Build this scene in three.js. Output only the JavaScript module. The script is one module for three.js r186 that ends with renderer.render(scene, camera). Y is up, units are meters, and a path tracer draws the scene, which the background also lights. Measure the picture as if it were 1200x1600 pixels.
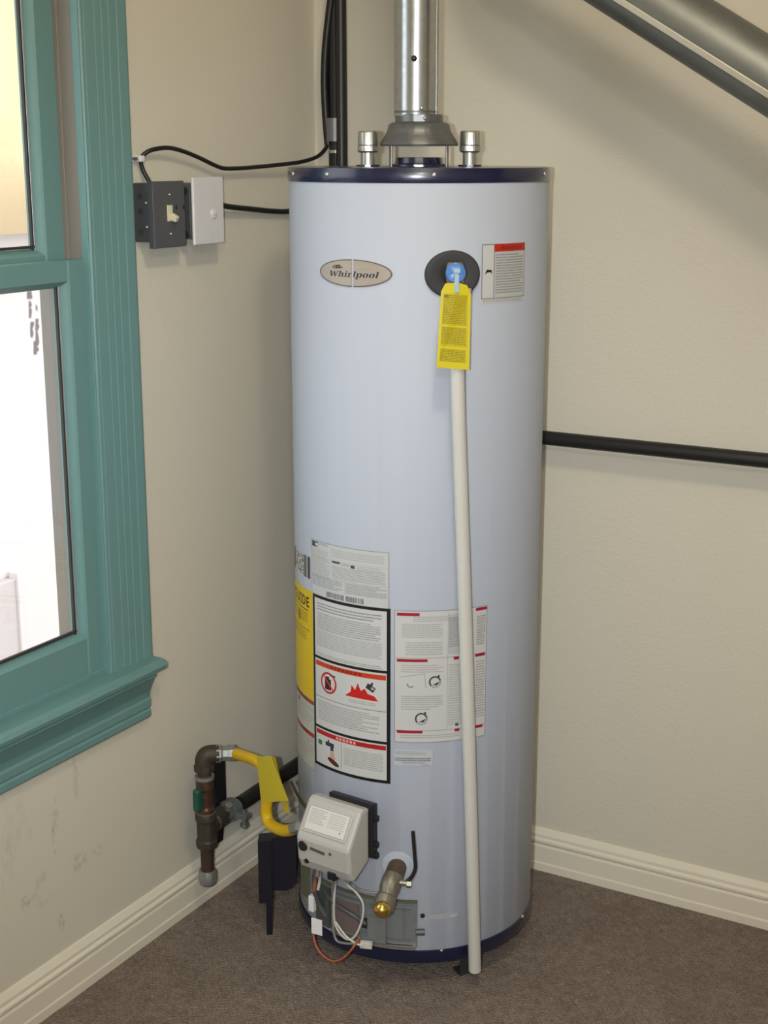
import * as THREE from 'three';
import { RoundedBoxGeometry } from 'three/addons/geometries/RoundedBoxGeometry.js';
import { mergeGeometries, toCreasedNormals } from 'three/addons/utils/BufferGeometryUtils.js';

// ---------------------------------------------------------------- camera, sky, lights, exposure
const scene = new THREE.Scene();
const FOCAL = 2230.76, PITCH = THREE.MathUtils.degToRad(14.062), YAW = THREE.MathUtils.degToRad(29.748);
const camera = new THREE.PerspectiveCamera(2 * THREE.MathUtils.radToDeg(Math.atan(800 / FOCAL)), 1200 / 1600, 0.05, 60);
camera.rotation.order = 'YXZ';
camera.position.set(1.7494, 1.58, 2.7548);
camera.rotation.set(-PITCH, YAW, 0);
camera.updateMatrixWorld();
scene.add(camera);

const renderer = new THREE.WebGLRenderer({ antialias: true });
renderer.toneMapping = THREE.LinearToneMapping;
renderer.toneMappingExposure = 0.95;
renderer.shadowMap.enabled = true;

scene.background = new THREE.Color().setRGB(0.93, 0.97, 1.0);      // bright overcast daylight, enters only through the window
scene.backgroundIntensity = 2.8;

const camRight = new THREE.Vector3(Math.cos(YAW), 0, -Math.sin(YAW));
const camForward = new THREE.Vector3(-Math.sin(YAW) * Math.cos(PITCH), -Math.sin(PITCH), -Math.cos(YAW) * Math.cos(PITCH));
const camUp = new THREE.Vector3().crossVectors(camRight, camForward);
// the photographer's flash: the camera is held upright, so the flash head sits to the left of the lens
const flashPos = camera.position.clone().addScaledVector(camRight, -0.085).addScaledVector(camUp, 0.005).addScaledVector(camForward, -0.02);
const flash = new THREE.SpotLight(new THREE.Color().setRGB(0.90, 0.96, 1.02), 12.0, 0, THREE.MathUtils.degToRad(30), 1.0, 2);
flash.name = 'camera_flash_light';
flash.position.copy(flashPos).addScaledVector(camForward, 0.02);
flash.target.position.copy(flashPos).addScaledVector(camForward, 3).addScaledVector(camUp, -0.15);   // beam a little below the lens axis
flash.castShadow = true; flash.shadow.radius = 0.8;
scene.add(flash, flash.target);
const LAMP = new THREE.Vector3(1.2, 2.42, 1.48);                 // ceiling globe lamp between camera and heater
const lampLight = new THREE.PointLight(new THREE.Color().setRGB(1.0, 0.88, 0.68), 2.2, 0, 2);
lampLight.name = 'ceiling_lamp_light'; lampLight.position.copy(LAMP); lampLight.castShadow = true; lampLight.shadow.radius = 3.4;
scene.add(lampLight);
const LAMP2 = new THREE.Vector3(2.3, 2.42, 3.5);                  // added unseen fill lamp behind the camera, for even room light
const lampLight2 = new THREE.PointLight(new THREE.Color().setRGB(1.0, 0.95, 0.86), 4.0, 0, 2);
lampLight2.name = 'fill_lamp_light'; lampLight2.position.copy(LAMP2); lampLight2.castShadow = true; lampLight2.shadow.radius = 4.5;
scene.add(lampLight2);

// ---------------------------------------------------------------- helpers
const V = (x, y, z) => new THREE.Vector3(x, y, z);
const rgb = (r, g, b) => new THREE.Color().setRGB(r, g, b);
let seed = 20240611;
const rnd = () => { seed = (seed * 1664525 + 1013904223) >>> 0; return seed / 4294967296; };
const taken = new Map();
function numbered(name) { const n = taken.get(name) ?? 0; taken.set(name, n + 1); return n ? name + '_' + String(n).padStart(3, '0') : name; }
function add(parent, o) { parent.add(o); o.traverse((m) => { if (m.isMesh) { m.castShadow = true; m.receiveShadow = true; } }); return o; }
function part(name, geo, mat, parent, label) { const m = new THREE.Mesh(geo, mat); m.name = name; if (label) m.userData.label = label; return add(parent, m); }
function tag(o, label, category, group) { o.userData.label = label; o.userData.category = category; if (group) o.userData.group = group; return o; }
function thing(name, label, category, pos = V(0, 0, 0), turn = 0) { const g = new THREE.Group(); g.name = numbered(name); g.position.copy(pos); g.rotation.y = turn; scene.add(g); return tag(g, label, category); }
function structure(o) { o.userData.kind = 'structure'; return o; }

// photo pixel (1200 x 1600 frame) to a direction; the distance comes from the surface the thing touches
const ray = (px, py) => camForward.clone().addScaledVector(camRight, (px - 600) / FOCAL).addScaledVector(camUp, -(py - 800) / FOCAL);
const hit = (px, py, axis, v) => { const d = ray(px, py); return camera.position.clone().addScaledVector(d, (v - camera.position[axis]) / d[axis]); };
const onX = (px, py, x) => hit(px, py, 'x', x), onZ = (px, py, z) => hit(px, py, 'z', z), onY = (px, py, y) => hit(px, py, 'y', y);

// the tank: everything about it in its own frame, z towards the camera, x to the right
const TX = 0.4514, TZ = 0.3531, R = 0.2417, AZ = THREE.MathUtils.degToRad(28.389);
const toTank = (p) => p.clone().sub(V(TX, 0, TZ)).applyAxisAngle(V(0, 1, 0), -AZ);
function cyl(px, py, r) {                                          // where the pixel's ray meets the cylinder of radius r about the tank's axis, in the tank's frame
  const o = toTank(camera.position), d = ray(px, py).applyAxisAngle(V(0, 1, 0), -AZ);
  const a = d.x * d.x + d.z * d.z, b = o.x * d.x + o.z * d.z, c = o.x * o.x + o.z * o.z - r * r, q = b * b - a * c;
  const t = q > 0 ? (-b - Math.sqrt(q)) / a : -b / a;
  return o.addScaledVector(d, t);
}
const at = (deg, y, r = R) => V(r * Math.sin(THREE.MathUtils.degToRad(deg)), y, r * Math.cos(THREE.MathUtils.degToRad(deg)));

function basis(geo, o, u, v, w) {                                   // moves a geometry built in x, y, z onto the axes u, v, w at o
  geo.applyMatrix4(new THREE.Matrix4().makeBasis(u, v, w).setPosition(o));
  if (new THREE.Vector3().crossVectors(u, v).dot(w) < 0) {
    const g = geo.index ? geo.toNonIndexed() : geo;
    for (const at of Object.values(g.attributes)) for (let i = 0; i < at.count; i += 3) for (let k = 0; k < at.itemSize; k++) {
      const a = at.array, p = (i + 1) * at.itemSize + k, q = (i + 2) * at.itemSize + k; [a[p], a[q]] = [a[q], a[p]];
    }
    return g;
  }
  return geo;
}
function poly(pts) { const s = new THREE.Shape(); pts.forEach(([a, b], i) => (i ? s.lineTo(a, b) : s.moveTo(a, b))); s.closePath(); return s; }
function prism(pts, len, o, u, v, w, bevel = 0) {
  const g = new THREE.ExtrudeGeometry(poly(pts), { depth: len - 2 * bevel, bevelEnabled: bevel > 0, bevelSize: bevel, bevelThickness: bevel, bevelOffset: -bevel, bevelSegments: 2, steps: 1 });
  if (bevel) g.translate(0, 0, bevel);
  return basis(g, o, u, v, w);
}
const X = V(1, 0, 0), Y = V(0, 1, 0), Z = V(0, 0, 1), NX = V(-1, 0, 0);
const box = (w, h, d, r = 0.003, x = 0, y = 0, z = 0) => new RoundedBoxGeometry(w, h, d, 2, Math.min(r, w / 2.01, h / 2.01, d / 2.01)).translate(x, y, z);
const tube = (pts, r, seg = 48, rs = 12, tension = 0.5) => capped(new THREE.CatmullRomCurve3(pts, false, 'catmullrom', tension), r, seg, rs);
function capped(curve, r, seg, rs) {
  const t = new THREE.TubeGeometry(curve, seg, r, rs, false), ends = [0, 1].map((k) => {
    const c = new THREE.CircleGeometry(r, rs), p = curve.getPoint(k), d = curve.getTangent(k).multiplyScalar(k ? 1 : -1);
    c.applyQuaternion(new THREE.Quaternion().setFromUnitVectors(Z, d)).translate(p.x, p.y, p.z); return c;
  });
  return mergeGeometries([t, ...ends]);
}
function rod(a, b, r0, r1 = r0, seg = 24) {                         // a straight round bar from a to b
  const d = b.clone().sub(a), g = new THREE.CylinderGeometry(r1, r0, d.length(), seg);
  g.applyQuaternion(new THREE.Quaternion().setFromUnitVectors(Y, d.clone().normalize())); const m = a.clone().add(b).multiplyScalar(0.5);
  return g.translate(m.x, m.y, m.z);
}
function turned(profile, a, b, seg = 32) {                          // a lathed profile [radius, distance along a->b]
  const g = new THREE.LatheGeometry(profile.map(([r, t]) => new THREE.Vector2(Math.max(r, 0), t)), seg);
  g.applyQuaternion(new THREE.Quaternion().setFromUnitVectors(Y, b.clone().sub(a).normalize()));
  return toCreasedNormals(g.translate(a.x, a.y, a.z), 0.6);
}
const lathe = (profile, seg = 64) => toCreasedNormals(new THREE.LatheGeometry(profile.map(([r, y]) => new THREE.Vector2(r, y)), seg), 0.6);
function hex(a, b, r) { return toCreasedNormals(rod(a, b, r, r, 6), 0.3); }
function patch(d0, d1, y0, y1, r, seg = 40) {                       // a piece of the cylinder's skin between two angles (degrees) and heights
  const g = new THREE.PlaneGeometry(1, 1, seg, 1), p = g.attributes.position, n = g.attributes.normal;
  for (let i = 0; i < p.count; i++) {
    const th = THREE.MathUtils.degToRad(d0 + (d1 - d0) * (p.getX(i) + 0.5)), y = y0 + (y1 - y0) * (p.getY(i) + 0.5);
    p.setXYZ(i, r * Math.sin(th), y, r * Math.cos(th)); n.setXYZ(i, Math.sin(th), 0, Math.cos(th));
  }
  return g;
}
function curved(pts, depth, r) {                                    // a flat outline [arc length, height] bent round the tank and given a thickness
  const g = new THREE.ExtrudeGeometry(poly(pts), { depth, bevelEnabled: false, steps: 1 });
  return bend(g, r);
}
function bend(g, r) {
  const p = g.attributes.position;
  for (let i = 0; i < p.count; i++) { const th = p.getX(i) / R, q = r + p.getZ(i); p.setXYZ(i, q * Math.sin(th), p.getY(i), q * Math.cos(th)); }
  g.computeVertexNormals(); return g;
}
function plate(d0, d1, y0, y1, r, depth, seg = 14) {                // a curved rectangular plate on the tank
  const g = new THREE.BoxGeometry(THREE.MathUtils.degToRad(d1 - d0) * R, y1 - y0, depth, seg, 1, 1).toNonIndexed();
  g.translate(THREE.MathUtils.degToRad(d0 + d1) * R / 2, (y0 + y1) / 2, depth / 2);
  return toCreasedNormals(bend(g, r), 0.5);
}
function worldUV(geo, s = 1) {                                      // uv in metres by the main direction of each face
  const g = geo.index ? geo.toNonIndexed() : geo, p = g.attributes.position, n = g.attributes.normal, uv = new Float32Array(p.count * 2);
  for (let i = 0; i < p.count; i++) {
    const ax = Math.abs(n.getX(i)), ay = Math.abs(n.getY(i)), az = Math.abs(n.getZ(i));
    const [a, b] = ax > ay && ax > az ? [p.getZ(i), p.getY(i)] : ay > az ? [p.getX(i), p.getZ(i)] : [p.getX(i), p.getY(i)];
    uv[2 * i] = a * s; uv[2 * i + 1] = b * s;
  }
  g.setAttribute('uv', new THREE.BufferAttribute(uv, 2)); return g;
}

// ---------------------------------------------------------------- textures
function lattice(n) { const a = new Float32Array(n * n); for (let i = 0; i < a.length; i++) a[i] = rnd(); return (x, y) => { const i = Math.floor(x), j = Math.floor(y), f = x - i, g = y - j, s = f * f * (3 - 2 * f), t = g * g * (3 - 2 * g), w = (k, l) => a[(((l % n) + n) % n) * n + ((k % n) + n) % n]; return (w(i, j) * (1 - s) + w(i + 1, j) * s) * (1 - t) + (w(i, j + 1) * (1 - s) + w(i + 1, j + 1) * s) * t; }; }
function noiseTexture(size, fn, srgb = true) {
  const d = new Uint8Array(size * size * 4);
  for (let y = 0; y < size; y++) for (let x = 0; x < size; x++) { const c = fn(x / size, y / size), k = (y * size + x) * 4; for (let i = 0; i < 3; i++) d[k + i] = Math.max(0, Math.min(255, c[i] ?? c[0])); d[k + 3] = 255; }
  const t = new THREE.DataTexture(d, size, size); t.wrapS = t.wrapT = THREE.RepeatWrapping; t.magFilter = THREE.LinearFilter; t.minFilter = THREE.LinearMipmapLinearFilter; t.generateMipmaps = true;
  if (srgb) t.colorSpace = THREE.SRGBColorSpace; t.needsUpdate = true; return t;
}
function canvasTexture(w, h, draw) {
  const c = document.createElement('canvas'); c.width = w; c.height = h; draw(c.getContext('2d'), w, h);
  const t = new THREE.CanvasTexture(c); t.colorSpace = THREE.SRGBColorSpace; t.anisotropy = 8; return t;
}
const l8 = lattice(8), l32 = lattice(32), l128 = lattice(128), l256 = lattice(256);

// carpet: short brown-grey pile, flecked (1 tile = 0.5 m)
const carpetMap = noiseTexture(512, (u, v) => {
  const f = (l256(u * 256, v * 256) - 0.5) * 34 + (l128(u * 128 + 9, v * 128) - 0.5) * 20 + (l32(u * 32, v * 32) - 0.5) * 12 + (l8(u * 8, v * 8) - 0.5) * 7;
  return [124 + f, 111 + f * 0.97, 101 + f * 0.95];
});
const carpetBump = noiseTexture(512, (u, v) => [128 + (l256(u * 256 + 3, v * 256 + 5) - 0.5) * 190 + (l128(u * 128, v * 128) - 0.5) * 60], false);
const plasterBump = noiseTexture(512, (u, v) => [128 + (l128(u * 128, v * 128) - 0.5) * 110 + (l32(u * 32, v * 32) - 0.5) * 60], false);
const galvMap = noiseTexture(256, (u, v) => { const f = (l32(u * 32, v * 32) - 0.5) * 12 + (l128(u * 128, v * 128) - 0.5) * 8; return [183 + f, 186 + f, 188 + f]; });
const rustMap = noiseTexture(128, (u, v) => { const f = l32(u * 32, v * 32), g = l128(u * 128, v * 128); return f > 0.55 ? [104 + g * 40, 88 + g * 30, 74 + g * 22] : [90 + g * 40, 86 + g * 36, 80 + g * 32]; });

// ---------------------------------------------------------------- materials
const std = (o) => new THREE.MeshStandardMaterial(o), phys = (o) => new THREE.MeshPhysicalMaterial(o);
const WALLC = rgb(0.64, 0.60, 0.50);
const M = {
  wall: std({ color: WALLC, roughness: 0.62, bumpMap: plasterBump, bumpScale: 0.0005 }),
  ceiling: std({ color: rgb(0.68, 0.66, 0.6), roughness: 0.9 }),
  trim: std({ color: rgb(0.74, 0.69, 0.57), roughness: 0.42 }),
  carpet: std({ map: carpetMap, roughness: 1, bumpMap: carpetBump, bumpScale: 0.004 }),
  teal: std({ color: rgb(0.135, 0.265, 0.26), roughness: 0.42 }),
  liner: std({ color: rgb(0.22, 0.20, 0.175), roughness: 0.5 }),
  bead: std({ color: rgb(0.62, 0.63, 0.66), roughness: 0.3, metalness: 0.8 }),
  gasket: std({ color: rgb(0.03, 0.028, 0.025), roughness: 0.6 }),
  glass: phys({ color: rgb(1, 1, 1), roughness: 0, transmission: 1, thickness: 0, ior: 1.5 }),
  enamel: phys({ color: rgb(0.43, 0.465, 0.545), roughness: 0.62 }),
  navy: phys({ color: rgb(0.005, 0.008, 0.038), roughness: 0.28, clearcoat: 0.6, clearcoatRoughness: 0.18 }),
  galv: std({ map: galvMap, metalness: 0.92, roughness: 0.26 }),
  duct: std({ map: galvMap, color: rgb(0.40, 0.40, 0.37), metalness: 0.7, roughness: 0.5 }),
  seam_or_highlight: std({ color: rgb(0.60, 0.56, 0.47), metalness: 0.5, roughness: 0.4 }),  // pale tone for the highlight line painted along the duct
  hood: std({ map: galvMap, color: rgb(0.42, 0.42, 0.42), metalness: 0.75, roughness: 0.42 }),
  chrome: std({ color: rgb(0.50, 0.50, 0.48), metalness: 0.9, roughness: 0.34 }),
  blackPipe: std({ color: rgb(0.012, 0.012, 0.012), roughness: 0.42 }),
  cable: std({ color: rgb(0.008, 0.008, 0.008), roughness: 0.45 }),
  tape: std({ color: rgb(0.16, 0.16, 0.17), roughness: 0.42, metalness: 0.4 }),
  iron: std({ map: rustMap, color: rgb(0.32, 0.335, 0.335), roughness: 0.6, metalness: 0.35 }),
  nipple: std({ map: rustMap, color: rgb(0.30, 0.24, 0.20), roughness: 0.6, metalness: 0.3 }),
  bronze: std({ color: rgb(0.12, 0.068, 0.042), roughness: 0.45, metalness: 0.6 }),
  galvFit: std({ map: galvMap, color: rgb(0.6, 0.6, 0.56), roughness: 0.5, metalness: 0.6 }),
  steelDull: std({ map: galvMap, color: rgb(0.46, 0.47, 0.47), roughness: 0.5, metalness: 0.55 }),
  green: std({ color: rgb(0.012, 0.07, 0.05), roughness: 0.5 }),
  yellowCoat: std({ color: rgb(0.68, 0.43, 0.006), roughness: 0.38 }),
  boxSteel: std({ color: rgb(0.125, 0.128, 0.135), roughness: 0.45, metalness: 0.4 }),
  boxEdge: std({ color: rgb(0.10, 0.105, 0.115), roughness: 0.4, metalness: 0.45 }),
  hole: std({ color: rgb(0.01, 0.01, 0.011), roughness: 0.8 }),
  ivory: std({ color: rgb(0.66, 0.62, 0.44), roughness: 0.4 }),
  whitePlate: std({ color: rgb(0.66, 0.65, 0.66), roughness: 0.4 }),
  staple: std({ color: rgb(0.7, 0.7, 0.7), roughness: 0.4 }),
  pvc: std({ color: rgb(0.56, 0.55, 0.51), roughness: 0.36 }),
  rubber: std({ color: rgb(0.035, 0.034, 0.036), roughness: 0.72 }),
  blue: std({ color: rgb(0.07, 0.19, 0.52), roughness: 0.35 }),
  blueLever: std({ color: rgb(0.27, 0.40, 0.50), roughness: 0.55, metalness: 0.0 }),
  valveGrey: std({ color: rgb(0.45, 0.44, 0.41), roughness: 0.45 }),
  valveLabel: std({ color: rgb(0.66, 0.66, 0.62), roughness: 0.4 }),
  blackPlastic: std({ color: rgb(0.011, 0.011, 0.013), roughness: 0.42 }),
  binPlastic: std({ color: rgb(0.008, 0.008, 0.016), roughness: 0.4 }),
  panel: std({ map: galvMap, color: rgb(0.50, 0.53, 0.53), roughness: 0.5, metalness: 0.45 }),
  panelDark: std({ color: rgb(0.11, 0.118, 0.118), roughness: 0.5, metalness: 0.4 }),
  panelBrown: std({ color: rgb(0.16, 0.12, 0.11), roughness: 0.6 }),
  olive: std({ color: rgb(0.10, 0.105, 0.06), roughness: 0.7 }),
  brass: std({ color: rgb(0.72, 0.50, 0.14), roughness: 0.24, metalness: 1 }),
  brassOld: std({ map: rustMap, color: rgb(0.78, 0.66, 0.56), roughness: 0.45, metalness: 0.55 }),
  drainBody: std({ color: rgb(0.23, 0.215, 0.17), roughness: 0.42, metalness: 0.6 }),
  wireWhite: std({ color: rgb(0.58, 0.55, 0.5), roughness: 0.5 }),
  wireOrange: std({ color: rgb(0.36, 0.10, 0.045), roughness: 0.5 }),
  wireGrey: std({ color: rgb(0.30, 0.30, 0.29), roughness: 0.4, metalness: 0.3 }),
  copper: std({ color: rgb(0.62, 0.30, 0.2), roughness: 0.35, metalness: 0.8 }),
  paper: std({ color: rgb(0.78, 0.79, 0.8), roughness: 0.6 }),
  connector: std({ color: rgb(0.6, 0.6, 0.52), roughness: 0.5 }),
  foot: std({ color: rgb(0.05, 0.05, 0.055), roughness: 0.5, metalness: 0.5 }),
  tube: std({ color: rgb(0.06, 0.045, 0.035), roughness: 0.5, metalness: 0.5 }),
};

// ---------------------------------------------------------------- the room
const RX = 4.2, RZ = 4.6, H = 2.6, T = 0.15;
const OZ0 = 0.712, OZ1 = 1.688, OY0 = 0.585, OY1 = 2.12;          // the window opening in the left wall
const floor = structure(part('floor', worldUV(new THREE.BoxGeometry(RX + 2 * T, 0.12, RZ + 2 * T).translate(RX / 2, -0.06, RZ / 2), 2), M.carpet, scene));
floor.userData.label = 'brown-grey short pile carpet';
structure(part('ceiling', new THREE.BoxGeometry(RX + 2 * T, 0.12, RZ + 2 * T).translate(RX / 2, H + 0.06, RZ / 2), M.ceiling, scene));

// smudges and scuffs on the left wall below the window, at their places
const leftWallMap = canvasTexture(2048, 1152, (c, w, h) => {
  const put = (q) => [q.z / RZ * w, (1 - q.y / H) * h];
  c.fillStyle = 'rgb(255,255,255)'; c.fillRect(0, 0, w, h);
  const smear = (px, py, rx, ry, a, n, col = '96,92,84') => { const [x, y] = put(onX(px, py, 0)); for (let i = 0; i < n; i++) { const t = rnd() * 6.283, q = Math.sqrt(rnd()); c.fillStyle = `rgba(${col},${a * (0.4 + rnd() * 0.6)})`; c.beginPath(); c.ellipse(x + Math.cos(t) * rx * q, y + Math.sin(t) * ry * q, 0.8 + rnd() * rx * 0.22, 1 + rnd() * ry * 0.3, (rnd() - 0.5) * 0.7, 0, 6.29); c.fill(); } };
  smear(118, 1215, 3, 18, 0.075, 24); smear(86, 1275, 4, 15, 0.075, 20); smear(124, 1350, 10, 9, 0.085, 26); smear(152, 1330, 5, 5, 0.08, 10);
  smear(40, 1410, 6, 6, 0.12, 16); smear(96, 1440, 4, 8, 0.12, 12); smear(85, 1310, 2, 16, 0.10, 12); smear(30, 1300, 16, 26, 0.03, 30); smear(65, 1390, 12, 14, 0.05, 26); smear(10, 1350, 8, 30, 0.04, 20);
});
const wallMat = (m) => { const k = M.wall.clone(); if (m) k.map = m; return k; };
{
  const s = poly([[-T, 0], [RZ + T, 0], [RZ + T, H], [-T, H]]), hole = new THREE.Path();
  hole.moveTo(OZ0, OY0); hole.lineTo(OZ0, OY1); hole.lineTo(OZ1, OY1); hole.lineTo(OZ1, OY0); hole.closePath(); s.holes.push(hole);
  let g = basis(new THREE.ExtrudeGeometry(s, { depth: T, bevelEnabled: false }), V(0, 0, 0), Z, Y, NX);
  g = worldUV(g); const uv = g.attributes.uv; for (let i = 0; i < uv.count; i++) uv.setXY(i, uv.getX(i) / RZ, uv.getY(i) / H);
  const wm = wallMat(leftWallMap); wm.bumpMap = plasterBump.clone(); wm.bumpMap.repeat.set(RZ * 2, H * 2);
  structure(part('wall_left', g, wm, scene));
}
const wallBox = (name, w, h, d, x, y, z) => structure(part(name, worldUV(new THREE.BoxGeometry(w, h, d).translate(x, y, z), 2), M.wall, scene));
wallBox('wall_back', RX, H, T, RX / 2, H / 2, -T / 2);
wallBox('wall_right', T, H, RZ + 2 * T, RX + T / 2, H / 2, RZ / 2);
wallBox('wall_front', RX, H, T, RX / 2, H / 2, RZ + T / 2);

// baseboards: moulded profile, 99 mm high
const baseProfile = [[0, 0], [0.0165, 0], [0.0165, 0.018], [0.0145, 0.022], [0.0145, 0.058], [0.0125, 0.064], [0.0150, 0.069], [0.0150, 0.074], [0.0105, 0.079], [0.0105, 0.086], [0.0065, 0.093], [0.0035, 0.0985], [0, 0.0992]];
structure(part('baseboard_left', prism(baseProfile, RZ, V(0, 0, 0), X, Y, Z), M.trim, scene));
structure(part('baseboard_back', prism(baseProfile, RX - 0.0165, V(0.0165, 0, 0), Z, Y, X), M.trim, scene));

// ---------------------------------------------------------------- window_1: teal double-hung window in the left wall
{
  const w = new THREE.Group(); w.name = 'window_1'; structure(w); scene.add(w); w.userData.label = 'teal painted double-hung window with moulded casing and sill';
  const CI = 0.772, CO = 0.650, TOP = 2.1;
  // fluted casing, extruded up the right side, the left side and across the head
  const flute = [[0, 0], [0.122, 0], [0.122, 0.0100], [0.1190, 0.0135], [0.1140, 0.0140], [0.1120, 0.0128], [0.1100, 0.0140], [0.0880, 0.0152], [0.0860, 0.0140], [0.0840, 0.0152], [0.0700, 0.0160], [0.0680, 0.0148], [0.0660, 0.0160], [0.0520, 0.0166], [0.0500, 0.0154], [0.0480, 0.0166], [0.0300, 0.0174], [0.0280, 0.0160], [0.0260, 0.0174], [0.0060, 0.0185], [0.0015, 0.0175], [0, 0.0155]];
  part('casing', prism(flute, TOP - 0.598, V(0, 0.598, CO), Z, X, Y), M.teal, w);
  part('casing', prism(flute, TOP - 0.598, V(0, 0.598, 2 * 1.2 - CO), V(0, 0, -1), X, Y), M.teal, w);
  part('casing', prism(flute, 2 * (1.2 - CO), V(0, TOP + 0.122, CO), V(0, -1, 0), X, Z), M.teal, w);
  // jamb liners and outer frame (grey-brown tracks)
  for (const s of [0, 1]) part('jamb', box(0.112, 1.53, 0.016, 0.001, -0.056, 1.35, s ? 2.4 - CI + 0.006 : CI - 0.006), M.liner, w);
  for (const s of [0, 1]) part('jamb_track', box(0.012, 1.5, 0.006, 0.001, -0.038, 1.35, s ? 2.4 - CI - 0.004 : CI + 0.004), M.liner, w);
  part('head_jamb', box(0.112, 0.016, 0.86, 0.001, -0.056, 2.107, 1.2), M.liner, w);
  part('outer_sill', box(0.14, 0.024, 0.86, 0.004, -0.080, 0.598, 1.2), M.liner, w);
  for (const s of [0, 1]) part('stop', box(0.016, 1.49, 0.0036, 0.001, 0.004, 1.355, s ? 2.4 - CI - 0.0018 : CI + 0.0018), M.teal, w);
  // sashes
  const sash = (name, x, y0, y1, rails, mat) => {
    const g = new THREE.Group(); g.name = name; w.add(g);
    const z0 = CI + 0.003, z1 = 2.4 - CI - 0.003, sw = name === 'lower_sash' ? 0.043 : 0.054, t = 0.030;
    const stile = (flip) => { const o = flip ? V(x, y0, z1) : V(x, y0, z0), u = flip ? V(0, 0, -1) : Z; return prism([[0, -t / 2], [sw + 0.008, -t / 2], [sw + 0.008, -0.004], [sw + 0.002, 0.006], [sw - 0.002, t / 2 - 0.003], [sw - 0.006, t / 2], [0, t / 2]], y1 - y0, o, u, X, Y); };
    part('stile', stile(false), mat, g); part('stile', stile(true), mat, g);
    const [b, tp] = rails;
    part('bottom_rail', prism([[0, -t / 2], [b + 0.006, -t / 2], [b + 0.006, -0.004], [b, 0.006], [b - 0.006, t / 2], [0, t / 2]], z1 - z0 - 2 * sw, V(x, y0, z0 + sw), Y, X, Z), mat, g);
    part('top_rail', prism([[0, -t / 2], [tp + 0.006, -t / 2], [tp + 0.006, -0.004], [tp, 0.006], [tp - 0.006, t / 2], [0, t / 2]], z1 - z0 - 2 * sw, V(x, y1, z0 + sw), V(0, -1, 0), X, Z), mat, g);
    const py0 = y0 + b, py1 = y1 - tp, pz0 = z0 + sw, pz1 = z1 - sw;
    part('pane', new THREE.BoxGeometry(0.004, py1 - py0, pz1 - pz0).translate(x - 0.006, (py0 + py1) / 2, (pz0 + pz1) / 2), M.glass, g, 'clear window pane');
    for (const [zz, m] of [[pz0 + 0.0085, M.bead], [pz0 + 0.013, M.gasket]]) part(m === M.bead ? 'glazing_bead' : 'gasket', box(0.006, py1 - py0 - 0.006, 0.004, 0.0005, x - 0.002, (py0 + py1) / 2, zz), m, g);
    part('gasket', box(0.006, 0.005, pz1 - pz0 - 0.02, 0.0005, x - 0.001, py0 + 0.0095, (pz0 + pz1) / 2), M.gasket, g);
    return g;
  };
  sash('lower_sash', -0.018, 0.618, 1.398, [0.083, 0.042], M.teal);
  sash('upper_sash', -0.057, 1.37, 2.098, [0.042, 0.05], M.teal);
  // stool with a rounded nose and moulded apron
  const stool = [[-0.035, 0.003], [0.040, 0.0], [0.050, -0.003], [0.054, -0.010], [0.052, -0.018], [0.046, -0.0225], [-0.035, -0.0225]];
  part('stool', prism(stool, 2 * (1.2 - 0.651), V(0, 0.612, 0.651), X, Y, Z), M.teal, w);
  part('sub_sill', box(0.035, 0.022, 0.850, 0.002, -0.018, 0.612, 1.2), M.teal, w);
  const apron = [[0, 0], [0.034, 0], [0.036, -0.006], [0.036, -0.012], [0.030, -0.017], [0.024, -0.030], [0.0175, -0.046], [0.0155, -0.060], [0.019, -0.064], [0.019, -0.078], [0.015, -0.082], [0.018, -0.087], [0.018, -0.098], [0.014, -0.103], [0, -0.103]];
  part('apron', prism(apron, 2 * (1.2 - 0.664), V(0, 0.5895, 0.664), X, Y, Z), M.teal, w);
}

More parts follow.
